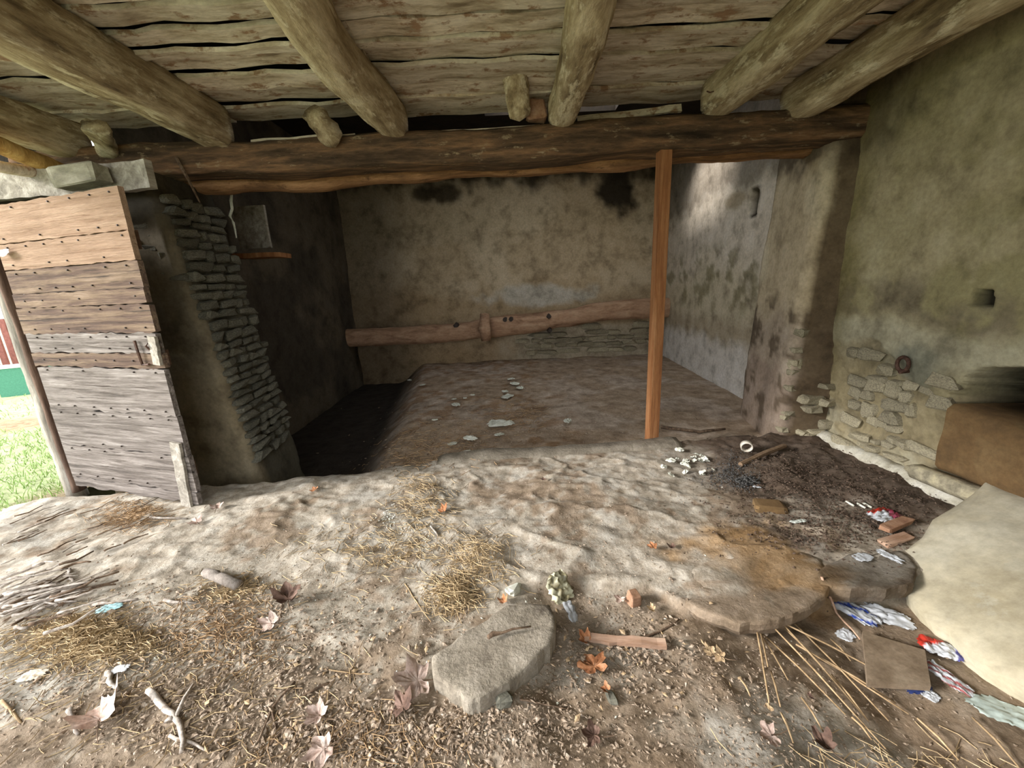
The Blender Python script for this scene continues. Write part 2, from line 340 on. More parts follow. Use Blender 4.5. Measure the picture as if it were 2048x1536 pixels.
# ------------------------------------------------------------------ setting: ground
def groundcols(X, Y):
    n1 = fbm(X, Y, 2.2, 5, 21); n2 = fbm(X, Y, 7, 4, 22); n3 = fbm(X, Y, 20, 3, 23)
    rockc = np.array(C('aea698')); dust = np.array(C('b9b0a2')); soil = np.array(C('8f7d69')); dark = np.array(C('5b4c40')); clay = np.array(C('a98658')); gy = np.array(C('b5b0a6'))
    def mx(c, d, w): return c*(1-w[..., None])+d*w[..., None]
    c = mx(np.broadcast_to(dust, X.shape+(3,)), rockc, sm(-.2, .25, n1))
    c = mx(c, gy, sm(.05, .3, n2)*.7*sm(1.4, 1.9, Y))
    c = mx(c, soil, sm(.05, .35, n1+.5*n3+.35*sm(1.5, 1.0, Y))*.85)
    yb = np.interp(X, LX, LY); pit = sm(-.01, .03, yb-Y)*sm(LX[0]-.05, LX[0]+.1, X)
    c = mx(c, soil, pit*.75*sm(-.35, .15, n2+.1))
    c = mx(c, gy*.93, sm(.12, .3, -n1+.15*n2)*sm(1.5, 1.1, Y)*.8)
    rw = sm(1.15, 1.6, X+.25*n2)*sm(1.7, 2.15, Y+.4*n2)
    c = mx(c, dark, rw*.92)
    cb = G(1500, 1085); dd = np.hypot((X-cb.x)/.42, (Y-cb.y)/.2)
    c = mx(c, clay, sm(1.15, .5, dd+n2*.8)*.75)
    cb = G(1600, 1140); dd = np.hypot((X-cb.x)/.3, (Y-cb.y)/.14)
    c = mx(c, clay*.8, sm(1.15, .5, dd+n2*.8)*.7)
    c = mx(c, dark, sm(2.7, 3.05, Y+.15*n2)*sm(-.7, -1.2, X)*.8)  # shade at the inner edge painted into the porch floor
    inn = sm(-.03, .05, Y-ystep(X)); d2 = mx(np.broadcast_to(np.array(C('c0ac96')), X.shape+(3,)), np.array(C('d0c0b0')), sm(-.1, .3, n1))
    d2 = mx(d2, np.array(C('a17e5a')), sm(.05, .35, n2+.3*n1)*.7*sm(1.0, .3, X))
    d2 = mx(d2, np.array(C('3a342e')), sm(.1, -.5, X-(-1.0-.145*(Y-2.95))))  # shadow over the left of the inner room painted into the earth
    return mx(c, d2, inn)
xs = np.arange(-4.3, 2.76, .014); ys = np.arange(-.7, 3.13, .014); X, Y = np.meshgrid(xs, ys)
Z = hgt(X, Y)+.007*fbm(X, Y, 20, 4, 31)*sm(.2, .6, Y)+.006*np.clip(fbm(X, Y, 8, 3, 35)-.12, 0, 1)
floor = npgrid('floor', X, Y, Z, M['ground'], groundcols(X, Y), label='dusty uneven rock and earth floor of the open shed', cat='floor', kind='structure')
xs = np.arange(-3.2, 3.0, .035); ys = np.arange(2.98, 7.8, .035); X, Y = np.meshgrid(xs, ys)
Z = hgt(X, Y)-.008+.009*fbm(X, Y, 9, 4, 33)*sm(3.1, 3.3, Y)-.03*sm(3.14, 3.0, Y)
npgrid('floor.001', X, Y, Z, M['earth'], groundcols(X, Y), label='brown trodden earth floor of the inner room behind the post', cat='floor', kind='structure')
# stone kerb where the inner floor begins
V = []; n = 40
for i in range(n+1):
    x = -.62+i/n*1.98; ys_ = float(ystep(x))
    j = .006*mn.noise(Vector((x*9, 0, 0))); j2 = .03*mn.noise(Vector((x*5, 3, 0)))
    zt = .016+max(float(hgt(x, ys_-.16)), float(hgt(x, ys_-.08)), float(hgt(x, ys_-.03)))+.004*mn.noise(Vector((x*14, 1, 0)))
    for y, z in ((ys_-.15+j2, zt-.02), (ys_-.11+j2, zt), (ys_+j, zt+.006), (ys_+.012+j, zt-.012), (ys_+.014+j, -.16), (ys_-.15, -.16)): V.append((x, y, z))
F = gridfaces(n+1, 6, True); F += [tuple(range(6)), tuple(n*6+k for k in range(6))]
obj('trim_1', V, F, M['slab'], None, True, label='low straight stone kerb at the foot of the orange timber post', cat='kerb', kind='structure')
# turf outside
xs = np.linspace(-40, 30, 120); ys = np.linspace(-30, 45, 120); X, Y = np.meshgrid(xs, ys)
Z = -.19+.0*X+.04*fbm(X, Y, .5, 3, 40)-.10*((X > -4.0) & (X < 3.5) & (Y > -1.0) & (Y < 8.5))-.35*((X > -3.6) & (X < 3.4) & (Y > 1) & (Y < 8.3))
npgrid('ground', X, Y, Z, M['turf'], label='open turf outside the shed beyond the plank door', cat='lawn', kind='structure')
xs = np.arange(-11, -3.45, .07); ys = np.arange(-1, 11, .07); X, Y = np.meshgrid(xs, ys)
Z = -.07+.035*fbm(X, Y, 1.5, 4, 41)-.03*sm(-3.9, -3.45, X)
gc = np.broadcast_to(np.array(C('a5b084')), X.shape+(3,)).copy(); nn = fbm(X, Y, 1.3, 4, 44); pth = sm(.5, .2, np.abs(Y-5.1-.25*(X+5)+nn*.4))*sm(-4.3, -4.8, X)
gc = gc*(1-pth[..., None])+np.array(C('a08568'))*pth[..., None]; dr = sm(-3.75, -3.5, X+.3*nn); gc = gc*(1-dr[..., None])+np.array(C('9a8a70'))*dr[..., None]
npgrid('ground.001', X, Y, Z, M['ground'], gc, label='sunlit grass bank with a worn dirt path outside the door', cat='lawn', kind='structure')
def tz(x, y): return -.07+.035*float(fbm(x, y, 1.5, 4, 41))
V = []; F = []; rr = random.Random(5)
for k in range(14000):
    x = -3.5-abs(rr.gauss(0, 1.9)); y = rr.uniform(1.5, 8.5)
    if abs(y-5.1-.25*(x+5)) < .3 and x < -4.3: continue
    z = tz(x, y)-.01; a = rr.uniform(0, 6.28); h = rr.uniform(.03, .085); l = rr.uniform(.01, .05); w = .005
    ca, sa = math.cos(a), math.sin(a); b = len(V)
    V += [(x-ca*w, y-sa*w, z), (x+ca*w, y+sa*w, z), (x-sa*l*.4, y+ca*l*.4, z+h*.6), (x-sa*l, y+ca*l, z+h)]
    F += [(b, b+1, b+2), (b+2, b+3, b) if k % 2 else (b+1, b+3, b+2)]
obj('grass', V, F, M['grass'], label='bright green grass growing outside beside the door post', cat='grass', kind='stuff')

# ------------------------------------------------------------------ setting: walls
def px_blob(P, Q, c, r1, r2, nz):   # soft stain mask around c on a wall's two coordinates
    return sm(1.2, .55, np.hypot((P-c[0])/r1, (Q-c[1])/r2)+nz)
def mixc(c, h, w): return c*(1-w[..., None])+np.array(C(h))*w[..., None]
# right wall of the porch
ys = np.concatenate([np.arange(-.9, 1.3, .04), np.arange(1.3, 3.22, .011)]); zs = np.concatenate([np.arange(-.25, 1.35, .011), np.arange(1.35, 2.74, .03)]); Yg, Zg = np.meshgrid(ys, zs)
n1 = fbm(Yg, Zg, 1.7, 5, 51); n2 = fbm(Yg, Zg, 6, 4, 52); n3 = fbm(Yg, Zg, 16, 3, 53)
pl = .80+.12*n1*2+.10*np.sin(Yg*5)+.25*sm(2.35, 1.6, Yg)*0
plas = sm(-.03, .02, Zg-pl)                                     # plaster above, bare masonry below
Xw = 2.56-.012*n2-.02*n1-.018*plas-.014*n3*(1-plas)*1.4
def rect(c, d, a, b, nz=0): return sm(1.08, .92, np.maximum(np.abs(Yg-c)/a, np.abs(Zg-d)/b)+nz)
hole = rect(2.16, 1.18, .05, .045, n3*.4)
ar = sm(1.04, .96, (np.abs((Yg-1.56)/.64)**3+np.abs((Zg-.58)/.27)**3)**(1/3)+n3*.05)*sm(.44, .46, Zg)
Xw = Xw+.10*hole+.6*ar
col = np.broadcast_to(np.array(C('aea584')), Xw.shape+(3,)).copy()
col = mixc(col, '9d9672', sm(-.1, .3, n1)); col = mixc(col, 'bdb394', sm(.08, .3, n2)*.6)
col = mixc(col, '7d7462', sm(.17, .05, np.abs(Zg-1.16+.2*n1))*sm(-.2, .2, n2+.1)*.75)
col = mixc(col, 'bcb8a2', sm(1.08, .95, Zg+.15*n1)*sm(.62, .85, Zg)*.8)
col = mixc(col, '9a8d70', (1-plas)*.7); col = mixc(col, 'b9b6a4', sm(.3, .08, Zg+.3*n2)*.6); col = mixc(col, '7f8378', px_blob(Yg, Zg, (2.46, .77), .2, .16, n2*.5)*.75)
col = mixc(col, '5d5238', sm(2.3, 2.5, Zg+.3*n1)*.5); col = mixc(col, '2f2a20', np.clip(hole, 0, 1)); col = mixc(col, '2e2a1c', sm(.1, .6, ar))  # niche shade painted into the plaster along with the recess
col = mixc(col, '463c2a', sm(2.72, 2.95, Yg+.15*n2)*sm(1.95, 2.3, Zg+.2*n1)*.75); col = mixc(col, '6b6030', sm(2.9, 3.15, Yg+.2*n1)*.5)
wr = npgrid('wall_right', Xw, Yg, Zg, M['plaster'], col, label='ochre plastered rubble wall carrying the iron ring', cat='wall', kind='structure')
stones = [mesh('stone', *rock(1, 1, 1, s, .36, .26), M['stone']) for s in range(10)]
dstones = [mesh('stone', *rock(1, 1, 1, s+40, .32, .24), M['dstone']) for s in range(10)]
def lay(parent, P, S, lib, rz=0, rx=0, ry=0):
    o = link('stone', random.choice(lib), parent, P, (rx, ry, rz)); o.scale = S; return o
random.seed(21)
z = .04
while z < .74:
    h = random.uniform(.045, .085); y = 1.92 if z < .16 else 2.2
    while y < 3.0:
        w = random.uniform(.06, .19)
        pcol = float(np.interp(z, [.0, .3, .5, .75], [.4, .65, .85, .4]))*float(1 if y > 2.4 else .7)
        ringd = math.hypot(y+w/2-2.48, z-.76)
        if random.random() < pcol and y+w < 3.02 and ringd > .16:
            xw = 2.56-.012*float(fbm(y+w/2, z, 6, 4, 52))-.02*float(fbm(y+w/2, z, 1.7, 5, 51))
            lay(wr, (xw+.004, y+w/2, z+h/2+random.uniform(-.012, .012)), (.09*random.uniform(.7, 1.2), w*random.uniform(.85, 1.05), h*random.uniform(.85, 1.2)), stones, rx=random.uniform(-.14, .14), rz=random.uniform(-.1, .1))
        y += w+.004
    z += h+.003
# pale base course of the right wall
V = []; n = 26
for i in range(n+1):
    y = 1.95+i/n*1.12; b = .012*mn.noise(Vector((y*8, 0, 2))); c = .02*mn.noise(Vector((y*6, 4, 2)))
    for x, z in ((2.60, -.12), (2.475+b, -.12), (2.48+b, .045+c), (2.51+c*.5, .075+c), (2.60, .085+c)): V.append((x, y, z))
F = gridfaces(n+1, 5, True); F += [tuple(range(5)), tuple(n*5+k for k in range(5))]
obj('trim_2', V, F, mat('lime_base', [(.3, 'a19a86'), (.5, 'c4bfae'), (.7, 'd6d2c6')], (10, 10, 10), 8, .95, .7, .8, 0), None, True, label='pale lime kerb along the foot of the masonry with iron ring', cat='kerb', kind='structure')
# back wall
xs = np.arange(-3.1, 3.1, .035); zs = np.arange(-.5, 3.6, .035); Xg, Zg = np.meshgrid(xs, zs)
n1 = fbm(Xg, Zg, 1.1, 5, 61); n2 = fbm(Xg, Zg, 4.5, 4, 62); n3 = fbm(Xg*2.2, Zg*.5, 5, 3, 63)
Yw = 7.62-.03*n1-.02*n2+.03*sm(.62, .55, Zg)
col = np.broadcast_to(np.array(C('c6b396')), Xg.shape+(3,)).copy()
col = mixc(col, 'd2c1a6', sm(-.1, .3, n1)); col = mixc(col, 'a8906e', sm(1.5, 1.1, Zg+.3*n1)*.7)
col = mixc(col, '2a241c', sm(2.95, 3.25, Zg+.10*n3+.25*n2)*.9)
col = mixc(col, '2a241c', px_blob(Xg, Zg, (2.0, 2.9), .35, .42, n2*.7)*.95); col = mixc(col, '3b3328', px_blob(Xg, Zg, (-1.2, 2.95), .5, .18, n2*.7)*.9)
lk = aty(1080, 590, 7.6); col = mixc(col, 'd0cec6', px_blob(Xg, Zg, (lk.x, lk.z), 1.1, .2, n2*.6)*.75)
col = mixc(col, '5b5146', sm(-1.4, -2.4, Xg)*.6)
col = mixc(col, 'c4baa6', sm(.62, .5, Zg)*sm(-.6, .4, Xg+.4*n2)*.8)
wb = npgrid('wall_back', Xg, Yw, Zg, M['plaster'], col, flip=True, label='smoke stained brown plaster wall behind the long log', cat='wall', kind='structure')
random.seed(22); z = .02
for row in range(5):
    h = random.uniform(.075, .11); x = .1+random.uniform(0, .2)
    while x < 2.7:
        w = random.uniform(.16, .4)
        if random.random() < (.95 if row in (1, 2) else .55): lay(wb, (x+w/2, 7.62, z+h/2), (w*.95, .1, h*.86), stones)
        x += w+.012
    z += h+.012
# inner right wall
ts = np.arange(0, 1.001, .012); zs = np.arange(-.3, 3.6, .035); Tg, Zg = np.meshgrid(ts, zs); Yg = 3.9+Tg*3.85; 
n1 = fbm(Yg, Zg, 1.5, 5, 71); n2 = fbm(Yg, Zg, 5, 4, 72)
ph = atx(1508, 405, 2.72); ph2 = atx(1470, 400, 2.72)
Xw = 2.68+Tg*.2-.02*n1-.012*n2+.07*sm(1.1, .9, np.maximum(np.abs(Yg-ph.y)/.07, np.abs(Zg-ph.z)/.13)+n2*.3)
col = np.broadcast_to(np.array(C('d6ccbe')), Xw.shape+(3,)).copy()
col = mixc(col, 'bdb190', sm(1.75, 1.2, Zg+.3*n1)*.6); col = mixc(col, '7d7658', sm(.1, .3, n2)*sm(1.9, 1.5, Zg)*sm(.7, 1.1, Zg)*.7)
col = mixc(col, 'a0917c', sm(.95, .7, Zg+.15*n1)*.6); col = mixc(col, 'e0dcd6', sm(.62, .42, Zg+.12*n2)*.9)  # pale lower band puts low sunlight into the plaster colour
col = mixc(col, '3a3226', sm(1.1, .9, np.maximum(np.abs(Yg-ph.y)/.08, np.abs(Zg-ph.z)/.15)+n2*.3)); col = mixc(col, '9c8d74', px_blob(Yg, Zg, (ph2.y, ph2.z), .3, .1, n2*.5)*.8)
col = mixc(col, '4d4436', sm(2.25, 2.45, Zg+.2*n2)*.6)
npgrid('wall_side', Xw, Yg, Zg, M['plaster'], col, label='whitewashed side wall of the inner room right of the post', cat='wall', kind='structure')
# right plastered pillar: (perimeter polyline) x (height)
def pillar(name, poly, lean, ztop, colf, seed, **kw):
    P = []
    for a, b in zip(poly[:-1], poly[1:]):
        n = max(2, int(math.hypot(b[0]-a[0], b[1]-a[1])/.03))
        P += [(a[0]+(b[0]-a[0])*k/n, a[1]+(b[1]-a[1])*k/n) for k in range(n)]
    P.append(poly[-1]); P = np.array(P); zs = np.arange(-.45, ztop, .03)
    S = np.broadcast_to(np.arange(len(P))*.03, (len(zs), len(P))); Zg = np.broadcast_to(zs[:, None], S.shape)
    n1 = fbm(S, Zg, 2, 4, seed); n2 = fbm(S, Zg, 8, 4, seed+1)
    cx, cy = P[:, 0].mean(), P[:, 1].mean(); k = 1+.05*n1+.035*n2
    Xp = cx+(P[None, :, 0]-cx)*k+lean*Zg; Yp = cy+(P[None, :, 1]-cy)*k
    return npgrid(name, Xp, Yp, Zg, M['plaster'], colf(Xp, Yp, Zg, n1, n2), **kw)
def colR(Xp, Yp, Zg, n1, n2):
    c = np.broadcast_to(np.array(C('c4b59a')), Xp.shape+(3,)).copy()
    c = mixc(c, 'd0c4aa', sm(0, .3, n1)); c = mixc(c, 'a99a8c', sm(1.1, .8, Zg+.2*n1)*.8); c = mixc(c, '8d7c70', sm(.6, .45, Zg+.2*n2)*.7)
    c = mixc(c, '63543f', sm(2.27, 2.33, Xp-.055*Zg+.04*n2)*sm(3.35, 3.25, Yp)*.9); c = mixc(c, '5b4d3c', sm(.12, .3, n2)*sm(1.3, 1.0, Zg)*.8)  # front face turned from the light: its shade is painted in
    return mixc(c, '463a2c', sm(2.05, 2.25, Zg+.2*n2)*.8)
pr = pillar('plastered_pillar', [(2.86, 4.1), (2.40, 4.02), (2.24, 3.24), (2.26, 3.18), (2.80, 3.04)], .055, 2.62, colR, 81, flip=True, label='battered plaster pillar carrying the lintel beside the ringed masonry', cat='pillar', kind='structure')
random.seed(23)
for k in range(26):
    z = random.uniform(.05, .95); x = 2.27+.055*z
    if k < 9: lay(pr, (x+.02, 3.2, z), (.09, .07, random.uniform(.04, .07)), stones, rz=random.uniform(-.3, .3))
    elif k < 18: lay(pr, (x+.03+(k-9)*.02, 3.22+(k-9)*.05, z), (.09, random.uniform(.08, .15), random.uniform(.04, .06)), stones, rz=.2)
    else: lay(pr, (2.42+.02*(k-18), 3.13-.01*(k-18), z*.5), (random.uniform(.08, .16), .08, random.uniform(.04, .07)), stones)
# left rubble pillar behind the door
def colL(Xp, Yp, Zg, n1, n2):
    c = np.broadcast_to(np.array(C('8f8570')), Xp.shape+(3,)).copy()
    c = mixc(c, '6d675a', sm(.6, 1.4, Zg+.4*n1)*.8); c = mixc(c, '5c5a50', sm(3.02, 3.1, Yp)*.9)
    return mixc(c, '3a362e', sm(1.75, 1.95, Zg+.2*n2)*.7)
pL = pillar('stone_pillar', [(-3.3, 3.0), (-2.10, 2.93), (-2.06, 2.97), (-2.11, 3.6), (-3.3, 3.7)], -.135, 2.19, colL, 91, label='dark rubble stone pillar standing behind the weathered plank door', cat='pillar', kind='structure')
random.seed(24); z = .06
while z < 2.05:
    h = random.uniform(.045, .08); y = 2.96
    while y < 3.54:
        w = random.uniform(.09, .26)
        if y+w > 3.64: w = 3.62-y
        x = -2.065-.135*z-.085*(y+w/2-2.97)
        lay(pL, (x-.012+random.uniform(0, .014), y+w/2, z+h/2), (.1, w*.95, h*.88), dstones, rz=.085, ry=-.135, rx=random.uniform(-.05, .05))
        y += w+.008
    z += h+.008
for k in range(9):
    z = 1.5+k*.05; lay(pL, (-2.36-.02*random.random()-.1*(k % 3)-.135*(z-1.7), 2.965, z), (random.uniform(.1, .16), .06, .045), dstones, ry=random.uniform(-.1, .1))
# inner left wall, left uncut at the slit; added front blocker and upper shell
cr = atx(466, 440, -2.85); slit = (cr.y, cr.z)
ys = np.concatenate([np.arange(3.3, slit[0]-.02, .08), [slit[0]-.016, slit[0]+.016], np.arange(slit[0]+.06, 7.8, .08)]); zs = np.arange(-.5, 3.6, .06)
Yg, Zg = np.meshgrid(ys, zs); n1 = fbm(Yg, Zg, 2, 4, 95)
col = mixc(np.broadcast_to(np.array(C('4d473e')), Yg.shape+(3,)).copy(), '655d50', sm(-.1, .3, n1))
npgrid('wall_left', -2.92+.05*n1, Yg, Zg, M['plaster'], col, flip=True, label='dark side wall of the inner room beyond the rubble pillar', cat='wall', kind='structure')
def slabbox(name, a, b, mt, **kw):
    x0, y0, z0 = a; x1, y1, z1 = b
    V = [(x0, y0, z0), (x1, y0, z0), (x1, y1, z0), (x0, y1, z0), (x0, y0, z1), (x1, y0, z1), (x1, y1, z1), (x0, y1, z1)]
    return obj(name, V, [(3, 2, 1, 0), (4, 5, 6, 7), (0, 1, 5, 4), (1, 2, 6, 5), (2, 3, 7, 6), (3, 0, 4, 7)], mt, **kw)
ceil = slabbox('ceiling', (-4.0, -.9, 2.70), (2.9, 3.42, 2.76), M['shaded'], label='upper deck above the porch boards, coloured dark as the void behind gaps', cat='ceiling', kind='structure')
HO = (-.2, 1.5, 4.7, 5.9)                                           # unseen opening added in the loft floor to let daylight into the inner room
V = []; 
for z in (3.5, 3.6):
    for y in (3.3, HO[2], HO[3], 7.9):
        for x in (-3.2, HO[0], HO[1], 3.2): V.append((x, y, z))
F = []
for i in range(3):
    for j in range(3):
        if (i, j) == (1, 1): continue
        a = i*4+j; F += [(a, a+4, a+5, a+1), (a+16, a+17, a+21, a+20)]
for a, b in ((5, 6), (6, 10), (10, 9), (9, 5), (0, 3), (3, 15), (15, 12), (12, 0)): F.append((a, b, b+16, a+16))
obj('ceiling', V, F, M['shaded'], label='dark loft floor above the inner room, opening added to let daylight in', cat='ceiling', kind='structure')
slabbox('wall_upper', (-3.2, 3.42, 2.70), (3.2, 3.5, 3.6), M['shaded'], label='boarding over the lintel closing the loft, coloured dark as the unlit void', cat='wall', kind='structure')

slabbox('wall_blocker', (.2, -1.0, -.3), (2.75, -.9, 2.72), M['stone'], label='unseen wall added behind the viewer to block light', cat='wall', kind='structure')  # unseen, added to hold back sky light from behind

# ------------------------------------------------------------------ lintel, rafters, boards
lab = tag
V, F = roughbar((-3.4, 3.235, 2.29), (2.62, 3.235, 2.345), .28, .22, 120, 24, .016, 5, lambda t: (0, .010*math.sin(t*9)-.010*math.sin(t*23+1)), 7, 0, 3)
obj('lintel_beam', V, F, M['beam'], None, True, label='massive dark hewn lintel beam spanning both pillars under the rafters', cat='beam', kind='thing')
V, F = roughbar((-2.95, 3.50, aty(480, 392, 3.5).z+.09), (2.45, 3.50, aty(1640, 312, 3.5).z+.09), .2, .18, 100, 18, .014, 6, lambda t: (0, .014*math.sin(t*17)+.008*math.sin(t*41)), 4, 0, 4)
obj('lintel_beam', V, F, mat('orange_beam', [(.3, '5c432e'), (.48, '8f6a48'), (.62, 'b08760'), (.78, 'c09c78')], (2.5, 14, 14), 10, .93, 1., 1., 0, .2, spot=((6, 10, 10), .60, '6d5138')), None, True, label='paler orange brown timber lying behind and below the dark lintel', cat='beam', kind='thing')
RAF = [(-3.15, -3.02, .2, .24, 'dark hewn rafter end above the plank door, outermost by the grass', 31),
       (-1.99, -1.97, .2, .26, 'straight squared rafter with pale underside, second from the door', 32),
       (-.74, -.75, .2, .24, 'crooked bark-flaked rafter bending above the flat slab', 33),
       (.36, .42, .19, .22, 'short-looking pale rafter with rounded end beside the broken stub', 34),
       (1.66, 1.48, .21, .24, 'sturdy ochre rafter with a bent nail and hanging cord', 35),
       (2.33, 2.07, .2, .24, 'greenish rafter running close along the ochre plastered wall', 36)]
for i, (xa, xb, w, h, lb, sd) in enumerate(RAF):
    ye = (3.2, 3.16, 3.14, 3.13, 3.14, 3.2)[i]
    bend = [None, lambda t: (0, .006*math.sin(t*7)), lambda t: (-.045*math.exp(-((t-.80)/.10)**2)+.03*math.sin(t*6.5), -.012*math.sin(t*8)), lambda t: (.02*math.sin(t*9), -.01*math.exp(-((t-.9)/.08)**2)), lambda t: (.012*math.sin(t*8), 0), lambda t: (.015*math.sin(t*7), 0)][i]
    zb = (2.34, 2.37, 2.385, 2.40, 2.42, 2.385)[i]
    V, F = roughbar((xa, -.85, zb+h/2), (xb, ye, zb+h/2), w, h, 90, 18, .013, 6, bend, (4, 8, 4.2, 3.0, 5, 5)[i], 0, sd, .02)
    r = obj('rafter', V, F, M['rafter'], None, True, label=lb, cat='rafter', group='rafters under the shed roof', kind='thing')
    if i == 4:
        nl = aty(1420, 185, 2.98)
        V, F = tube([nl+Vector((-.03, -.02, 0)), nl, nl+Vector((.025, -.005, .004)), nl+Vector((.03, -.01, .02))], .004, 6); obj('nail', V, F, M['iron'], r)
        p = aty(1540, 75, 2.5); V, F = tube([p+Vector((.02, 0, .05)), p, p+Vector((-.01, .02, -.04)), p+Vector((.005, .03, -.075))], .003, 5); obj('cord', V, F, M['iron'], r)
# boards of the ceiling: every board of every bay is a part of the ceiling
rows = [-.85, -.4, .2, .62, 1.05, 1.3, 1.52, 1.70, 1.86, 2.02, 2.16, 2.30, 2.46, 2.52, 2.70, 2.92, 3.12, 3.40]
bays = [(-4.0, -3.08), (-3.08, -1.98), (-1.98, -.75), (-.75, .39), (.39, 1.58), (1.58, 2.2), (2.2, 2.6)]
random.seed(31)
for bi, (x0, x1) in enumerate(bays):
    for ri in range(len(rows)-1):
        y0 = rows[ri]+random.uniform(-.02, .02)*(ri > 1); y1 = rows[ri+1]+random.uniform(-.02, .02)*(ri > 1)
        gap = random.choice([.006, .012, .018]) if bi > 2 else random.choice([.008, .03, .014, .05])
        if ri < 2: gap = .004
        V, F = plank(x1-x0+.02, max(.03, y1-y0-gap), .022, 12, .004 if bi > 2 else .010, .005, bi*40+ri)
        o = obj('plank', V, F, M['board'], ceil, loc=((x0+x1)/2, (y0+y1)/2, 2.632+(.011 if ri % 2 else -.009)+random.uniform(-.008, .008)+(.02 if ri == 10 else 0)), rot=(random.uniform(-.05, .05), 0, random.uniform(-.018, .004)))
# boards lying on the lintel between the rafter feet
for x0, x1, lb in ((-1.80, -1.05, 'pale loose board on the lintel between rafter feet near the rubble pillar'), (-.55, .28, 'dusty filler board on the lintel left of the broken stub'), (.55, 1.3, 'tilted pale filler strip on the lintel beside the rounded rafter foot')):
    V, F = plank(x1-x0, .05, .02, 8, .005, .004, int(x0*10+50)); obj('filler_board', V, F, M['board'], loc=((x0+x1)/2, 3.24, 2.425 if x0 < .4 else 2.50), rot=(1.35, -.02 if x0 < .4 else -.06, 0), label=lb, cat='board')
# stubs
V, F = roughbar(aty(1026, 95, 2.86), aty(1040, 232, 3.09), .19, .18, 18, 14, .024, 9, None, 4.5, .2, 51, .05)
st = obj('beam_stub', V, F, M['rafter'], None, True, label='short broken timber stub with split pale face beside the rounded rafter foot', cat='timber stub', kind='thing')
V, F = rock(.13, .1, .12, 61); obj('wedge_stone', V, F, M['clay'], loc=aty(1072, 222, 3.15), label='small stone wedged on the lintel between stub and rafter', cat='stone')
V, F = roughbar(aty(628, 222, 2.95), aty(664, 276, 3.1), .14, .13, 14, 14, .03, 12, None, 5, .2, 52, .04)
obj('wood_chunk', V, F, M['rafter'], None, True, label='rough wood chunk wedged on the lintel beside the crooked rafter', cat='wood chunk')
V, F = roughbar(aty(185, 250, 2.9), aty(215, 305, 3.1), .14, .12, 14, 14, .028, 12, None, 5, .2, 53, .04)
obj('wood_chunk', V, F, M['rafter'], None, True, label='broad grey wood chunk wedged between the two rafters above the door', cat='wood chunk')
slabbox('wall_gable', (-4.0, 3.36, 2.0), (-3.2, 3.40, 2.70), M['shaded'], label='boarding under the deck above the grass side, coloured dark as the unlit void', cat='wall', kind='structure')
V, F = roughbar(aty(-60, 268, 2.45), aty(150, 352, 2.98), .11, .10, 30, 10, .008, 9, None, 3, .3, 54); obj('split_pole', V, F, mat('split_wood', [(.3, '8a6a3c'), (.5, 'bd9758'), (.7, 'd9b878')], (20, 20, 4), 6, .9, .5, .8, 0), None, True, label='yellow split pole running up under the rafter above the door', cat='pole')
V, F = roughbar(aty(-60, 322, 2.5), aty(110, 352, 2.9), .09, .07, 20, 10, .008, 9, None, 3, .2, 57); obj('split_pole', V, F, M['board'], None, True, label='pale split pole lying just above the grey head board', cat='pole')
p = aty(352, 315, 3.07); q = aty(400, 405, 3.12)
V, F = tube([p, p.lerp(q, .5)+Vector((.01, -.01, 0)), q], [.013, .011, .006], 6, .15); obj('hanging_lath', V, F, M['dtwig'], label='thin lath stuck down the front of the lintel above the pillar', cat='lath')

# ------------------------------------------------------------------ door and its frame
HX, HY = -3.32, 2.80; ang = math.atan2(2.44-HY, -2.12+3.32); DW = math.hypot(1.20, .36)
door = empty('door_1', (HX, HY, 0), (0, 0, ang), label='weathered plank door with studded boards, bleached grey towards the bottom', cat='door', kind='structure')
cuts = [372, 460, 520, 575, 606, 664, 706, 737, 832, 912, 985, 1006]
zc = [aty(247+.2398*(c-372), c, 2.44).z for c in cuts]
mats = ['door_tan', 'door_tan', 'door_brown', 'door_brown', 'door_brown', 'door_grey', 'door_brown', 'door_grey', 'door_grey', 'door_grey', 'door_grey']
random.seed(41)
for k in range(len(cuts)-1):
    zt, zb = zc[k], zc[k+1]
    V, F = plank(DW, zt-zb-.004, .03, 26, .004 if k < 4 else .009, .001, k+3)
    obj('plank', V, F, M[mats[k]], door, loc=(DW/2, random.uniform(-.004, .004), (zt+zb)/2), rot=(math.pi/2, 0, random.uniform(-.004, .004)))
    if k < 10:
        for c in range(7):
            x = .12+c*(DW-.2)/6+random.uniform(-.02, .02)
            for zz in ((zt-.025, zb+.03) if zt-zb > .12 else ((zt+zb)/2,)):
                if random.random() < .8:
                    V, F = tube([(x, -.024, zz), (x, -.016, zz)], [.0045, .006], 6); obj('nail', V, F, M['nail'], door)
def dp(px, py): # point on the door's plane, in door space
    d = ray(px, py); o = Vector((0, 0, EYE)); nrm = Vector((math.sin(ang), -math.cos(ang), 0)); t = (Vector((HX, HY, 0))-o).dot(nrm)/d.dot(nrm)
    w = o+d*t-Vector((HX, HY, 0)); return Vector((w.x*math.cos(ang)+w.y*math.sin(ang), 0, w.z))
def patch(a, b, w, nm, mt):
    a = dp(*a); b = dp(*b); V, F = plank((a-b).length, w, .018, 8, .004, .001, 77)
    obj(nm, V, F, mt, door, loc=((a.x+b.x)/2, -.028, (a.z+b.z)/2), rot=(math.pi/2, math.atan2(a.x-b.x, a.z-b.z)+math.pi/2, 0))
patch((360, 882), (383, 1008), .085, 'repair_board', M['greywood']); patch((315, 672), (326, 728), .06, 'repair_board', M['greywood'])
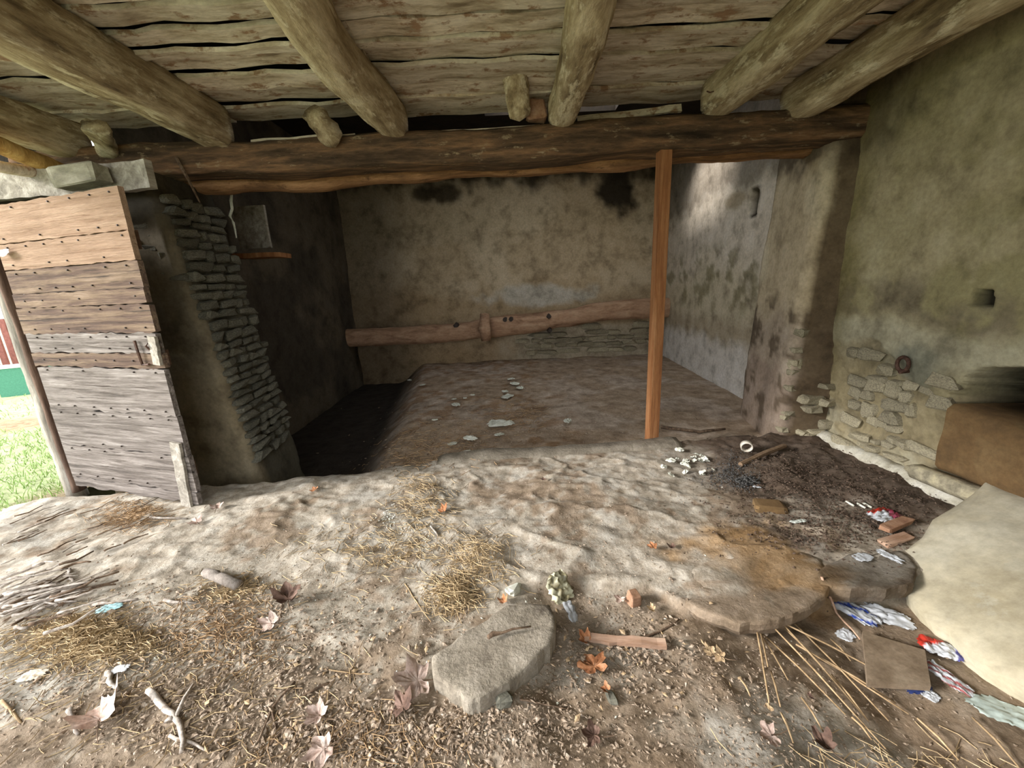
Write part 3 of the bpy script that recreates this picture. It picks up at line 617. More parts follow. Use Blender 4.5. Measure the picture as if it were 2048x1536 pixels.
a = dp(280, 680); b = dp(296, 728); V, F = tube([a+Vector((0, -.03, 0)), (a+b)/2+Vector((.004, -.034, 0)), b+Vector((0, -.03, 0)), b+Vector((.06, -.03, .004))], .008, 6); obj('latch', V, F, M['iron'], door)
a = dp(310, 690); V, F = tube([a+Vector((0, -.03, .02)), a+Vector((0, -.05, 0)), a+Vector((0, -.03, -.03))], .006, 6); obj('staple', V, F, M['iron'], door)
for zz in (.25, 1.0, 1.7):
    V, F = plank(DW*.94, .1, .035, 6, .004, .002, int(zz*10)); obj('ledge_board', V, F, M['brownwood'], door, loc=(DW/2, .034, zz), rot=(math.pi/2, 0, 0))
V, F = roughbar((-3.47, 2.90, -.14), (-3.52, 2.93, 2.3), .085, .12, 40, 10, .008, 8, None, 4, 0, 61)
obj('door_post', V, F, M['greywood'], None, True, label='grey weathered upright door post standing against the grass', cat='post', kind='thing')
V, F = roughbar((-3.375, 2.84, -.05), (-3.42, 2.86, 2.28), .05, .09, 40, 10, .006, 8, None, 4, 0, 62)
obj('door_post', V, F, M['brownwood'], None, True, label='narrow brown hanging post between the grey post and the door planks', cat='post', kind='thing')
V, F = plank(1.55, .16, .05, 18, .008, .004, 9)
a = aty(90, 360, 2.72); obj('door_lintel', V, F, M['greywood'], loc=(a.x-.1, 2.80, a.z), rot=(math.pi/2, 0, ang*.4), label='grey cracked head board lying level above the plank door', cat='board', kind='thing')
V, F = rock(.3, .1, .11, 63, .15, .08); obj('wood_block', V, F, mat('block_wood', [(.3, '6d685c'), (.5, '8f8a7a'), (.7, 'a8a392')], (5, 14, 14), 8, .92, .6, .8, 0), loc=aty(160, 352, 2.66), rot=(0, -.05, ang*.4), label='pale grey wood block at the lintel end above the door', cat='wood block')
V, F, Cc = sheet(.12, .05, .012, 4, 8); a = dp(18, 508)
obj('paper_scrap', V, F, M['plastic'], None, True, Cc, loc=(HX+a.x*math.cos(ang)+.03, HY+a.x*math.sin(ang)-.05, a.z), rot=(1.2, 0, ang), label='white torn scrap stuck at the hinge edge of the plank door', cat='scrap')

# ------------------------------------------------------------------ prop post, manger log, shelf
ps = dict(loc=(1.17, 3.19, -.09), rot=(0, 0, math.radians(4)), label='orange sawn timber post propping the lintel beam on the kerb', cat='post')
def box(w, d, h, bev=.004):
    bm = bmesh.new(); bmesh.ops.create_cube(bm, size=1); bmesh.ops.scale(bm, vec=(w, d, h), verts=bm.verts); bmesh.ops.translate(bm, vec=(0, 0, h/2), verts=bm.verts)
    bmesh.ops.bevel(bm, geom=bm.edges[:], offset=bev, segments=2, affect='EDGES'); bm.verts.index_update()
    V = [v.co.copy() for v in bm.verts]; F = [[v.index for v in f.verts] for f in bm.faces]; bm.free(); return V, F
V, F = box(.088, .088, 2.335, .006); obj('timber_post', V, F, M['post'], **ps)
a = aty(740, 680, 7.3); b = aty(1420, 600, 7.3)
lg = empty('manger_log', (0, 7.3, .59), label='long pale knotted log laid along the smoke stained back masonry', cat='log')
V, F = roughbar(aty(640, 692, 7.3)-Vector((0, 7.3, .5)), aty(1345, 632, 7.3)-Vector((0, 7.3, .5)), .3, .33, 80, 16, .03, 2.6, lambda t: (0, .05*math.sin(t*7+2.2)+.05*sm(.7, .8, t)), 3.2, 0, 71, .02)
obj('trunk', V, F, M['log'], lg, True)
for px, py in ((1022, 633), (1098, 627), (1010, 634), (912, 645), (1100, 655)):
    p = aty(px, py+6, 7.13)-Vector((0, 7.3, .59)); V, F = tube([p+Vector((0, .05, 0)), p+Vector((0, -.012, 0))], [.05, .035], 8, .2); obj('knot', V, F, M['nail'], lg)
V, F = tube([aty(970, 628, 7.05), aty(970, 660, 6.98), aty(972, 682, 6.96)], [.085, .11, .09], 10, .12); obj('log_stub', V, F, M['log'], None, True, label='round upright wooden stub standing against the long pale log', cat='wood stub')
V, F = rock(.3, .2, .16, 72); obj('stone', V, F, M['stone'], loc=G(985, 706, .05), label='pale lump of stone on the inner floor below the log stub', cat='stone')
a = aty(452, 507, 4.4); b = aty(568, 516, 4.4)
V, F = plank((b-a).length+.25, .22, .045, 8, .006, .003, 5); obj('wall_shelf', V, F, M['post'], loc=(a+b)/2-Vector((.1, 0, 0)), rot=(.0, .02, 0), label='reddish board shelf sticking out of the dark room behind the rubble pillar', cat='shelf', kind='thing')
a = aty(505, 455, 4.5); V, F = plank(.42, .34, .03, 6, .004, .002, 8); obj('grey_board', V, F, M['greywood'], loc=a, rot=(math.pi/2, math.pi/2, -.1), label='grey upright panel standing on the reddish board shelf', cat='board')
V, F = tube([aty(x, y, 3.72) for x, y in ((464, 388), (462, 402), (464, 418), (460, 432), (467, 445), (470, 460), (473, 476))], [.01, .018, .010, .012, .009, .007, .004], 6, .4); obj('crack_light_strand', V, F, M['flake'], label='ragged pale strand standing in for daylight through a crack', cat='strand')  # pale strand added in place of a bright crack of daylight

# ------------------------------------------------------------------ masses by the right wall
tri = [Vector((1.78, 1.59, -.05)), Vector((1.64, 1.14, -.05)), Vector((2.45, 1.86, .235))]
nrm = (tri[1]-tri[0]).cross(tri[2]-tri[0]).normalized()
def onp(px, py):
    d = ray(px, py); o = Vector((0, 0, EYE)); return o+d*((tri[0]-o).dot(nrm)/d.dot(nrm))
outl = [(1958, 976), (1905, 1012), (1868, 1046), (1845, 1078), (1818, 1096), (1800, 1106), (1803, 1150), (1812, 1185), (1838, 1222), (1870, 1252), (1898, 1262), (1935, 1305), (1975, 1330), (2010, 1345), (2060, 1365), (2200, 1420)]
top = [Vector((2.47, 1.86, .24)), Vector((2.48, 1.5, .30)), Vector((2.48, .8, .32))]
ed = [onp(*p) for p in outl]; nU = len(ed)
V = []; nV = 14
for i, p in enumerate(ed):
    t = i/(nU-1); q = Vector((2.5, 1.88-1.3*t, .24+.10*t))
    for j in range(nV):
        s = j/(nV-1); r = p.lerp(q, s); r = r+nrm*(.02*mn.noise(r*5)+.012*mn.noise(r*14)+.05*math.sin(s*math.pi)*(.4+t)) * (1 if nrm.z > 0 else -1)
        V.append(r)
base = len(V)
for p in ed: V.append((p.x+.06, p.y+.02, -.22))
F = gridfaces(nU, nV)+[(i*nV, (i+1)*nV, base+i+1, base+i) for i in range(nU-1)]
obj('pale_boulder', V, F, M['pale'], None, True, label='large smooth pale limestone boulder sloping down from the ochre block to the rubbish', cat='boulder')
V = []; yA = 2.13; nI, nJ = 26, 14
for i in range(nI+1):
    y = yA-i/nI*1.25
    for j in range(nJ+1):
        z = .20+j/nJ*(.40-.13*(2.13-y)); r = Vector((2.46, y, z)); x = 2.455+.015*mn.noise(r*6)+.03*(j == nJ)-.012*math.sin(j/nJ*3.1)
        if j == 0: x += .02
        hl = math.hypot((y-2.0)/.07, (z-.29)/.022); x += .03*max(0, 1-hl)
        V.append((x, y, z+.012*mn.noise(Vector((y*7, 2, j*.1)))))
    V.append((2.98, y, .58-.13*(2.13-y))); V.append((2.98, y, .2))
w = nJ+3; F = gridfaces(nI+1, w, True); F += [tuple(range(w)), tuple(nI*w+k for k in range(w))]
obj('ochre_block', V, F, M['ochre'], None, True, label='ochre sandstone block set under the dark arched niche', cat='stone block', kind='thing')
V, F = roughbar((2.42, 2.2, .155), (2.46, 1.3, .19), .12, .1, 24, 10, .012, 7, None, 3.5, 0, 73); obj('pale_ledge', V, F, M['stone'], None, True, label='narrow pale stone course between ochre block and boulder', cat='stone')
# iron ring
rg = empty('iron_ring', (2.535, 2.5, .75), label='rusty iron tether ring hanging on the ochre plastered wall', cat='ring')
V = []; nn_, kk = 24, 8
for i in range(nn_):
    a = 2*math.pi*i/nn_
    for j in range(kk):
        b = 2*math.pi*j/kk; r = .045+.012*math.cos(b); V.append((-.02+.012*math.sin(b), r*math.cos(a)*.85, r*math.sin(a)))
F = [(i*kk+j, i*kk+(j+1) % kk, ((i+1) % nn_)*kk+(j+1) % kk, ((i+1) % nn_)*kk+j) for i in range(nn_) for j in range(kk)]
obj('hoop', V, F, M['iron'], rg, True)
V, F = tube([(.04, 0, -.045), (-.03, 0, -.05)], .014, 8); obj('staple', V, F, M['iron'], rg)

# ------------------------------------------------------------------ floor: big pieces
def fine(P, k=4):
    out = []
    for a, b in zip(P, P[1:]+P[:1]):
        for i in range(k):
            q = a.lerp(b, i/k); out.append(q+Vector((mn.noise(q*30), mn.noise(q*30+Vector((9, 0, 0))), 0))*.010)
    return out
def slabrock(name, outline, top, thick, mt, under, label, cat, follow=0., tilt=0., paint=0.):
    """a flat stone with the given outline: rough top, crisp rim, undercut side"""
    P = fine([atz(px, py, top) for px, py in outline]); c = sum(P, Vector())/len(P); n = len(P); V = []
    for s, dz in ((.25, 0), (.5, 0), (.75, 0), (.9, 0), (.975, -.002), (1, -.012), (.995, -thick*.55), (under, -thick)):
        for p in P:
            q = c.lerp(p, s); z0 = top+dz+follow*float(hgt(q.x, q.y, 0. if paint else 1.))
            V.append(Vector((q.x, q.y, z0+(.014*mn.noise(q*6)+.007*mn.noise(q*19) if dz > -.02 else .01*mn.noise(q*13))+tilt*(q.x-c.x))))
    V.append(Vector((c.x, c.y, top+follow*float(hgt(c.x, c.y, 0. if paint else 1.))))); k = len(V)-1
    F = [tuple(reversed(f)) for f in gridfaces(8, n, True)+[(k, (j+1) % n, j) for j in range(n)]]
    A = np.array([tuple(v) for v in V]); cols = groundcols(A[:, :1], A[:, 1:2]).reshape(-1, 3)*paint if paint else None
    o = obj(name, V, F, mt, None, True, cols, label=label, cat=cat)
    o.data.polygons.foreach_set('use_smooth', [all(i < 5*n or i == k for i in p.vertices) for p in o.data.polygons])
    return o
slab = slabrock('flat_slab', [(862, 1312), (900, 1282), (960, 1245), (1010, 1212), (1050, 1202), (1098, 1205), (1112, 1232), (1112, 1262), (1100, 1290), (1062, 1325), (1020, 1368), (962, 1402), (925, 1400), (892, 1368), (866, 1350)], .06, .13, M['slab'], .95, 'broad flat grey stone slab lying proud of the dirt with a twig on it', 'stone slab')
M['lip'] = mat('rock_lip', [(.28, '86786a'), (.5, 'aa9f90'), (.72, 'c0b6a8')], (8, 8, 8), 10, .95, .9, .9, 0, spot=((5, 5, 5), .55, '96744a'))
slabrock('rock_lip', [(1372, 1208), (1425, 1232), (1480, 1246), (1560, 1238), (1610, 1216), (1652, 1192), (1668, 1160), (1640, 1112), (1560, 1085), (1450, 1095), (1385, 1140), (1362, 1175)], .004, .075, M['ground'], .90, 'pale rock lip overhanging the heads of the reed fan', 'rock', 1., 0, 1.)
M['dlip'] = mat('brown_rock', [(.28, '4a3d32'), (.5, '6f604f'), (.72, '8a7a66')], (8, 8, 8), 10, .95, .9, .9, 0)
slabrock('rock_lip', [(1640, 1168), (1700, 1182), (1770, 1180), (1828, 1166), (1838, 1130), (1800, 1098), (1730, 1095), (1660, 1120), (1632, 1145)], .008, .075, M['ground'], .90, 'dark brown rock lip reaching to the pale boulder', 'rock', 1., 0, .55)
def put(name, V, F, mt, px, py, rot, dz=0., label=None, cat=None, group=None, cols=None, smooth=True, on=None):
    p = G(px, py, dz) if on is None else atz(px, py, on)
    return obj(name, V, F, mt, None, smooth, cols, loc=p, rot=rot, label=label, cat=cat, group=group)
LV = [('leaf_orange', 888, 1026, .085, .55, 10, 'bright orange curled leaf alone on bare rock below the kerb'),
      ('leaf_pink', 836, 1372, .17, .30, 100, 'large pale pink maple leaf propped at the corner of the flat slab'),
      ('leaf_brown', 808, 1425, .10, .4, 30, 'small dark red leaf beneath the large pale pink maple leaf'),
      ('leaf_orange', 1172, 1290, .075, .6, 40, 'crumpled orange leaf at the end of the pine lath'),
      ('leaf_orange', 1188, 1345, .125, .12, 20, 'flat orange brown maple leaf below the pine lath'),
      ('leaf_orange', 1214, 1390, .05, .5, 70, 'small orange leaf curled over a grey pebble'),
      ('leaf_tan', 1420, 1310, .06, .4, 15, 'small tan leaf near the reed stalks, upper of two'),
      ('leaf_tan', 1440, 1322, .07, .35, 60, 'pale tan leaf near the reed stalks, lower of two'),
      ('leaf_brown', 1188, 1480, .085, .55, 80, 'dark folded leaf standing on bare rock near the bottom edge'),
      ('leaf_pink', 1540, 1480, .085, .45, 95, 'pink brown folded leaf beside the curled dark leaf at the bottom'),
      ('leaf_brown', 1650, 1500, .09, .5, 20, 'glossy dark brown curled leaf beyond the reed tips'),
      ('leaf_tan', 1538, 1425, .035, .4, 20, 'tiny tan leaf lying at a reed tip'),
      ('leaf_orange', 1305, 1102, .06, .3, 0, 'small orange leaf on bare rock, paler of a pair'),
      ('leaf_brown', 1345, 1102, .06, .45, 45, 'small purple brown leaf on bare rock, darker of a pair'),
      ('leaf_orange', 1805, 1178, .13, .35, 10, 'large rust red leaf leaning on the pale boulder'),
      ('leaf_pink', 652, 1512, .11, .3, 120, 'grey pink maple leaf at the bottom edge amid brown litter'),
      ('leaf_pink', 640, 1440, .09, .5, 70, 'narrow rolled pink leaf above the maple leaf at the bottom edge'),
      ('leaf_pink', 205, 1450, .17, .5, 40, 'long folded pink leaf among grey branches near the bottom'),
      ('leaf_brown', 578, 1205, .15, .6, 30, 'dark crinkled leaf with pale edges lying on smooth dirt'),
      ('leaf_pink', 545, 1255, .10, .4, 80, 'faded pink crinkled leaf under the dark crinkled leaf'),
      ('leaf_pink', 435, 1020, .10, .4, 20, 'curled pink leaf against the foot of the door'),
      ('leaf_pink', 395, 1050, .09, .3, 60, 'flat pink leaf a little way in front of the door foot'),
      ('leaf_orange', 632, 985, .07, .4, 50, 'dull orange leaf at the shadow edge near the sunken floor'),
      ('leaf_brown', 1088, 965, .05, .5, 10, 'tiny dark leaf just in front of the kerb'),
      ('leaf_orange', 1008, 1210, .06, .5, 0, 'small orange leaf tucked at the upper edge of the flat slab'),
      ('leaf_brown', 1620, 1400, .03, .4, 0, 'tiny dark leaf caught on the crossing reeds'),
      ('leaf_tan', 1305, 1225, .05, .5, 60, 'small tan leaf beside the clay brick fragment'),
      ('leaf_pink', 1240, 1205, .06, .4, 140, 'small pink leaf below the crumpled green paper')]
for k, (mt, px, py, s, cl, rz, lb) in enumerate(LV):
    s *= 1.2; V, F = maple(s, cl, k+1, 5 if s > .055 else 1, .25 if cl > .45 else .05)
    o = put('dry_leaf', V, F, M[mt], px, py, (random.uniform(-.2, .2)+(.35 if k == 14 else 0), random.uniform(-.4, .05), math.radians(rz)), .014, lb, 'leaf', 'dry leaves scattered over the floor')
    if s > .08:
        V, F = tube([(0, 0, .004), (0, -s*.3, .002), (s*.06, -s*.6, .006)], [.0022, .0018, .0012], 5); obj('leaf_stem', V, F, M['dtwig'], o)
# wood, bricks, boards
a = G(1170, 1283); b = G(1330, 1300); V, F = plank((b-a).length, .032, .018, 10, .003, .002, 12)
obj('pine_lath', V, F, M['lath'], loc=(a+b)/2+Vector((0, 0, .018)), rot=(.15, 0, math.atan2(b.y-a.y, b.x-a.x)), label='pale orange pine lath lying beside the flat slab', cat='lath')
V, F = rock(.05, .05, .06, 81); put('brick_fragment', V, F, M['clay'], 1268, 1207, (0, .1, .3), .02, 'small brown clay brick fragment standing in the litter beyond the slab', 'brick', smooth=False)
V, F = rock(.21, .05, .03, 82, .12); put('brick_fragment', V, F, M['clay'], 1790, 1060, (0, 0, .35), .03, 'orange clay tile fragment under the red and white wrapper', 'brick', smooth=False)
V, F = rock(.2, .05, .02, 83, .12); put('wood_splinter', V, F, M['lath'], 1790, 1085, (0, 0, .3), .015, 'long yellowish splinter below the orange clay tile fragment', 'splinter', smooth=False)
V, F = rock(.17, .1, .05, 84, .2); put('stone', V, F, M['ochre'], 1538, 1018, (0, .05, -.2), .01, 'flat brown stone half sunk in the dark earth', 'stone', smooth=False)
cb = [(1725, 1262), (1850, 1300), (1862, 1372), (1735, 1365)]; P = [G(*p, .03) for p in cb]; zz = max(p.z for p in P)
P = [atz(px, py, zz) for px, py in cb]; V = [p for p in P]+[p-Vector((0, 0, .022)) for p in P]
obj('flat_board', V, [(3, 2, 1, 0), (4, 5, 6, 7), (0, 1, 5, 4), (1, 2, 6, 5), (2, 3, 7, 6), (3, 0, 4, 7)], M['card'], label='square dusty brown board lying among plastic rubbish', cat='board')
a = G(1480, 935); b = G(1568, 898); V, F = tube([a+Vector((0, 0, .02)), (a+b)/2+Vector((0, 0, .03)), b+Vector((0, 0, .025))], [.018, .02, .018], 9, .1)
obj('wooden_stick', V, F, mat('dull_wood', [(.3, '6f5a46'), (.7, '8f7860')], (30, 30, 30), 4, .9, .3, .3, 0), label='thick brown stick lying in dark earth below the pillar', cat='stick')
# pale pipe ring
V = []; n = 28
for i in range(n):
    a = 2*math.pi*i/n
    for r, y in ((.042, -.02), (.042, .02), (.035, .02), (.035, -.02)): V.append((r*math.cos(a), y, r*math.sin(a)))
F = [(i*4+j, i*4+(j+1) % 4, ((i+1) % n)*4+(j+1) % 4, ((i+1) % n)*4+j) for i in range(n) for j in range(4)]
put('pipe_ring', V, F, M['pipe'], 1492, 903, (.2, 0, -.35), .042, 'short pale plastic pipe ring standing at the kerb end', 'ring')
# cut log piece
a = G(412, 1152); b = G(480, 1182); V, F = tube([a+Vector((0, 0, .018)), a.lerp(b, .33)+Vector((0, 0, .026)), a.lerp(b, .4)+Vector((0, 0, .020)), a.lerp(b, .48)+Vector((0, 0, .026)), b+Vector((0, 0, .024))], [.020, .026, .022, .026, .024], 10, .05)
obj('branch_piece', V, F, mat('branch_bark', [(.3, '6d645c'), (.5, '8a8178'), (.7, 'a0978e')], (30, 30, 30), 6, .92, .6, .4, 0), None, True, label='short thick grey branch piece lying on smooth dirt', cat='branch')
# crumpled paper by the slab
V, F, Cc = sheet(.12, .15, .05, 9, 14, lambda u, v: C('d9d6b8') if math.sin(u*5+v*3) > -.2 else C('8a8264')); put('crumpled_paper', V, F, M['plastic'], 1115, 1180, (.7, .1, .4), .0, 'crumpled cream and olive paper behind the flat slab', 'paper', cols=Cc)
V, F = rock(.075, .05, .035, 85, .4, .2); put('stone', V, F, M['flake'], 1028, 1186, (.2, .3, .7), .012, 'small pointed pale stone at the top edge of the flat slab', 'stone', smooth=False)
V, F, Cc = sheet(.05, .1, .02, 12, 8, lambda u, v: C('b9bcc0')); put('foil_scrap', V, F, M['plastic'], 1140, 1225, (.3, .2, .3), .0, 'dull grey foil scrap below the crumpled paper', 'scrap', cols=Cc)
V, F = rock(.05, .05, .04, 86, .4, .2); put('stone', V, F, M['dstone'], 1007, 1405, (0, 0, .4), .012, 'round dark pebble under the lower edge of the flat slab', 'stone', smooth=False)
V, F = rock(.035, .05, .02, 87, .4, .2); put('stone', V, F, M['dstone'], 1222, 1402, (0, 0, .1), .005, 'dark grey pebble below the small curled orange leaf', 'stone', smooth=False)
# plastic
W = (.66, .69, .73); BL = C('3b55b0'); RD = C('c23a2c'); PK = C('c05a78')
PL = [(1700, 1226, .10, .2, .05, .35, lambda u, v: BL if math.sin(u*4+v*6+1) > .72 else W, 'white film bag with blue print lying under the rock lip'),
      (1772, 1238, .16, .10, .035, -.6, lambda u, v: W, 'torn clear plastic film below the white film bag'),
      (1765, 1037, .17, .10, .06, .35, lambda u, v: RD if v > .3 and u > -.6 else (C('7a2c3c') if u > .45 else (PK if u > .1 and v < 0 else W)), 'red and white food wrapper on the dark earth'),
      (1778, 1118, .05, .10, .02, .4, lambda u, v: W, 'white rag strip beside the pale boulder'),
      (1725, 1120, .09, .05, .012, .2, lambda u, v: W, 'scatter of thin white film shreds on dark stone'),
      (1880, 1305, .085, .12, .05, .9, lambda u, v: RD if u*.6+v > .35 else (C('5a5aa8') if v < -.6 else W), 'red and white plastic bag below the pale boulder'),
      (1895, 1365, .06, .12, .03, .2, lambda u, v: W if math.sin(u*7+v*5) > -.5 else C('a85a58'), 'white and pink crumpled film beside the dusty board'),
      (1832, 1380, .10, .04, .015, .1, lambda u, v: C('3d4a80'), 'flat blue film strip at the edge of the dusty board'),
      (2010, 1432, .18, .09, .03, -.6, lambda u, v: C('b7c4bc'), 'greenish clear film crumpled under the corner of the boulder'),
      (1595, 1047, .09, .03, .02, .1, lambda u, v: C('dfe6de'), 'white folded card scrap on brown earth'),
      (1690, 1275, .07, .05, .015, .3, lambda u, v: W, 'small white film shred above the dusty board'),
      (1860, 1400, .05, .04, .015, .3, lambda u, v: W, 'small pale film scrap in front of the dusty board'),
      (220, 1222, .09, .05, .015, .2, lambda u, v: C('9fc8cc'), 'pale turquoise film scrap among twigs'),
      (243, 1342, .05, .035, .01, .2, lambda u, v: (.9, .92, .95), 'bright white paper scrap near the grey branches'),
      (68, 1357, .08, .045, .012, .1, lambda u, v: C('d8cbb4'), 'beige paper scrap below the straw heap'),
      (1500, 1250, .05, .025, .01, .1, lambda u, v: C('d8d4c4'), 'cream paper scrap at the head of the reed fan')]
for k, (px, py, a, b, h, rz, f, lb) in enumerate(PL):
    V, F, Cc = sheet(a*1.1, b*1.1, h*.42, k+20, 18, f); put('plastic_scrap', V, F, M['plastic'], px, py, (0, 0, rz), .008, lb, 'rubbish', None, Cc)
for k, (px, py) in enumerate(((1698, 1012), (1720, 1018), (1733, 1015))):
    p = G(px, py, .012); V, F = tube([p+Vector((-.004, .02, .004)), p+Vector((.006, -.025, 0))], [.006, .006], 7)
    obj('chalk_stub', V, F, M['flake'], None, True, label=('pale stub on dark earth, outermost of three in a row', 'pale stub on dark earth, middle one of three in a row', 'pale stub on dark earth, nearest the red and white wrapper')[k], cat='stub', group='three pale stubs on the dark earth')
V, F, Cc = sheet(.055, .02, .01, 59, 8, lambda u, v: W); put('plastic_scrap', V, F, M['plastic'], 1513, 978, (0, 0, -.4), .01, 'narrow white scrap at the edge of the dark gravel', 'rubbish', None, Cc)
# lime flakes in the inner room; the brightest stand in for a sun spot
FK = [(1003, 852, .2, 'largest white lime flake on the inner floor'), (1135, 845, .09, 'white lime flake beside a dark hollow on the inner floor'), (940, 880, .1, 'jagged white flake near the kerb end'), (905, 890, .07, 'squarish white flake closest to the kerb end'),
      (912, 812, .1, 'white flake on the reddish straw, upper of the left group'), (908, 800, .05, 'small curled flake above the flake on reddish straw'), (930, 798, .05, 'small thin flake right of the curled flake'), (945, 792, .05, 'pointed flake near the bright flakes'), (1015, 796, .14, 'bright white flakes lump also standing in for the sun spot'), (1030, 770, .12, 'grey white flake beyond the bright flakes'),
      (1022, 760, .09, 'thin flake beyond the bright flakes, furthest of three'), (1040, 778, .1, 'grey flake right of the bright flakes'), (870, 842, .05, 'small flake beside the dark patch'), (845, 772, .08, 'pale flake on the rim of the sunken floor'), (820, 762, .08, 'grey flake at the furthest rim of the sunken floor'), (998, 872, .07, 'thin flat flake below the largest flake'), (1010, 785, .08, 'bright flake also standing in for the sun spot'), (935, 905, .05, 'narrow flake half under the kerb end')]
for k, (px, py, s, lb) in enumerate(FK):
    V, F, Cc = sheet(s*1.45, s*1.0, s*.2, k+60, 7); put('lime_flake', V, F, M['flake'], px, py, (0, 0, k*1.3), .008, lb, 'flake', 'pale lime flakes on the inner floor', Cc, False)
for k in range(22):
    px, py = 1375+random.gauss(0, 28), 930+random.gauss(0, 11); s = random.uniform(.03, .08)
    V, F, Cc = sheet(s, s*.7, s*.35, k+90, 5); put('lime_flake', V, F, M['flake'], px, py, (random.uniform(-.6, .6), random.uniform(-.6, .6), k*1.3), .008, 'pale green lime flake in the broken heap beside the dark gravel', 'flake', 'broken lime flakes heaped at the kerb', Cc, False)

# ------------------------------------------------------------------ twigs, branches, reeds
def stick(name, pts, r, mt, label, cat, group=None, lift=0., parts=()):
    P = [G(px, py) for px, py in pts]; Q = []
    for a, b in zip(P[:-1], P[1:]):
        for i in range(3):
            t = i/3; q = a.lerp(b, t); q.z = max(q.z, float(hgt(q.x, q.y)))+r+lift; Q.append(q+Vector((random.uniform(-1, 1), random.uniform(-1, 1), 0))*r*.5)
    Q.append(P[-1]+Vector((0, 0, r+lift))); n = len(Q)
    V, F = tube(Q, [r*(1-.45*i/(n-1)) for i in range(n)], 6, .12)
    o = obj(name, V, F, M[mt], None, True, label=label, cat=cat, group=group)
    for pp in parts:
        c = Q[n//2]; e = G(*pp); V, F = tube([c, c.lerp(e, .5)+Vector((0, 0, r)), e+Vector((0, 0, r*.6))], [r*.7, r*.55, r*.35], 6, .1); obj('side_twig', V, F, M[mt], o, True)
    return o
random.seed(51)
stick('grey_branch', [(300, 1388), (335, 1430), (362, 1455), (365, 1512)], .011, 'twig', 'forked pale grey branch lying on the litter near the bottom', 'branch', None, .004, ((388, 1372), (330, 1450)))
stick('grey_branch', [(340, 1478), (385, 1490), (412, 1505)], .006, 'twig', 'thin curved grey branch crossing the foot of the forked branch', 'branch')
stick('grey_branch', [(218, 1352), (226, 1375), (238, 1388)], .010, 'twig', 'short thick bleached stick below the white paper scrap', 'stick')
stick('grey_branch', [(145, 1425), (150, 1450), (160, 1475)], .009, 'twig', 'short bleached stick beside the long folded pink leaf', 'stick')
stick('grey_branch', [(5, 1405), (45, 1452)], .006, 'reed', 'straight yellowish stick at the bottom corner', 'stick')
stick('grey_branch', [(330, 1205), (395, 1212)], .008, 'twig', 'straight grey stick near the short thick branch piece', 'stick')
stick('grey_branch', [(188, 1213), (240, 1210), (278, 1203)], .008, 'twig', 'grey stick lying along the turquoise scrap', 'stick')
stick('grey_branch', [(140, 1142), (142, 1160), (153, 1172)], .008, 'twig', 'short hooked bleached twig apart from the twig heap', 'twig')
stick('dark_twig', [(592, 1370), (545, 1425), (518, 1490)], .005, 'dtwig', 'dark forked twig on brown litter left of the pale maple leaf', 'twig', None, .003, ((557, 1475),))
stick('dark_twig', [(660, 1370), (610, 1395), (575, 1415)], .005, 'dtwig', 'slender dark twig above the dark forked twig', 'twig')
stick('dark_twig', [(540, 1495), (565, 1465), (620, 1450)], .005, 'dtwig', 'crooked dark twig below the dark forked twig', 'twig')
V, F = tube([atz(px, py, .085) for px, py in ((976, 1275), (985, 1268), (1004, 1266), (1025, 1258), (1062, 1253))], [.008, .009, .005, .0045, .003], 6, .15)
obj('dark_twig', V, F, M['dtwig'], None, True, label='thin brown twig lying across the flat slab', cat='twig')
stick('dark_twig', [(1275, 1285), (1320, 1265), (1358, 1245)], .006, 'dtwig', 'dark twig leaning over the pine lath', 'twig')
stick('dark_twig', [(810, 1170), (835, 1210), (862, 1245)], .003, 'reed', 'long pale straight stalk on smooth dirt near the tall straw tuft', 'stalk')
stick('dark_twig', [(862, 1055), (877, 1076)], .007, 'twig', 'short greyish stick near the bright orange leaf', 'stick')
stick('dark_twig', [(1320, 858), (1400, 868), (1450, 862)], .018, 'dtwig', 'dark stick lying on the inner floor behind the timber post', 'stick')
stick('dark_twig', [(640, 1340), (720, 1353), (745, 1353)], .003, 'reed', 'fine straight stalk lying below smooth dirt', 'stalk')
stick('dark_twig', [(1640, 1165), (1672, 1240), (1718, 1290)], .006, 'lath', 'slender orange cane leaning down from the rock lip', 'cane', None, .02)
stick('dark_twig', [(300, 1037), (375, 1040)], .008, 'twig', 'pale stick at the foot of the door', 'stick')
stick('dark_twig', [(1040, 1405), (1090, 1412), (1140, 1425)], .004, 'dtwig', 'thin brown twig below the slab beside the dark pebble', 'twig')
rr = random.Random(9)
for k in range(64):
    x0 = rr.uniform(-20, 130); y0 = rr.gauss(1220, 32)-.10*x0; l = rr.uniform(50, 150); s = -rr.uniform(.18, .5)
    mid = (x0+l*.5, y0+l*.5*s+rr.uniform(-8, 8))
    stick('grey_twig', [(x0, y0), mid, (x0+l, y0+l*s)], rr.uniform(.0035, .008), rr.choice(['twig', 'twig', 'twig', 'dtwig']), 'thin bent twig in the heap of twigs between grass and straw', 'twig', 'twigs heaped on the dirt by the grass', rr.uniform(.012, .05))
for k in range(26):
    x0 = rr.uniform(0, 280); y0 = rr.uniform(1040, 1140)-.1*x0; l = rr.uniform(25, 80)
    stick('grey_twig', [(x0, y0), (x0+l*.5, y0-l*.2+rr.uniform(-5, 5)), (x0+l, y0-l*.4)], rr.uniform(.003, .006), rr.choice(['twig', 'dtwig']), 'loose short twig strewn along the edge of the grass', 'twig', 'loose twigs along the grass edge', .008)
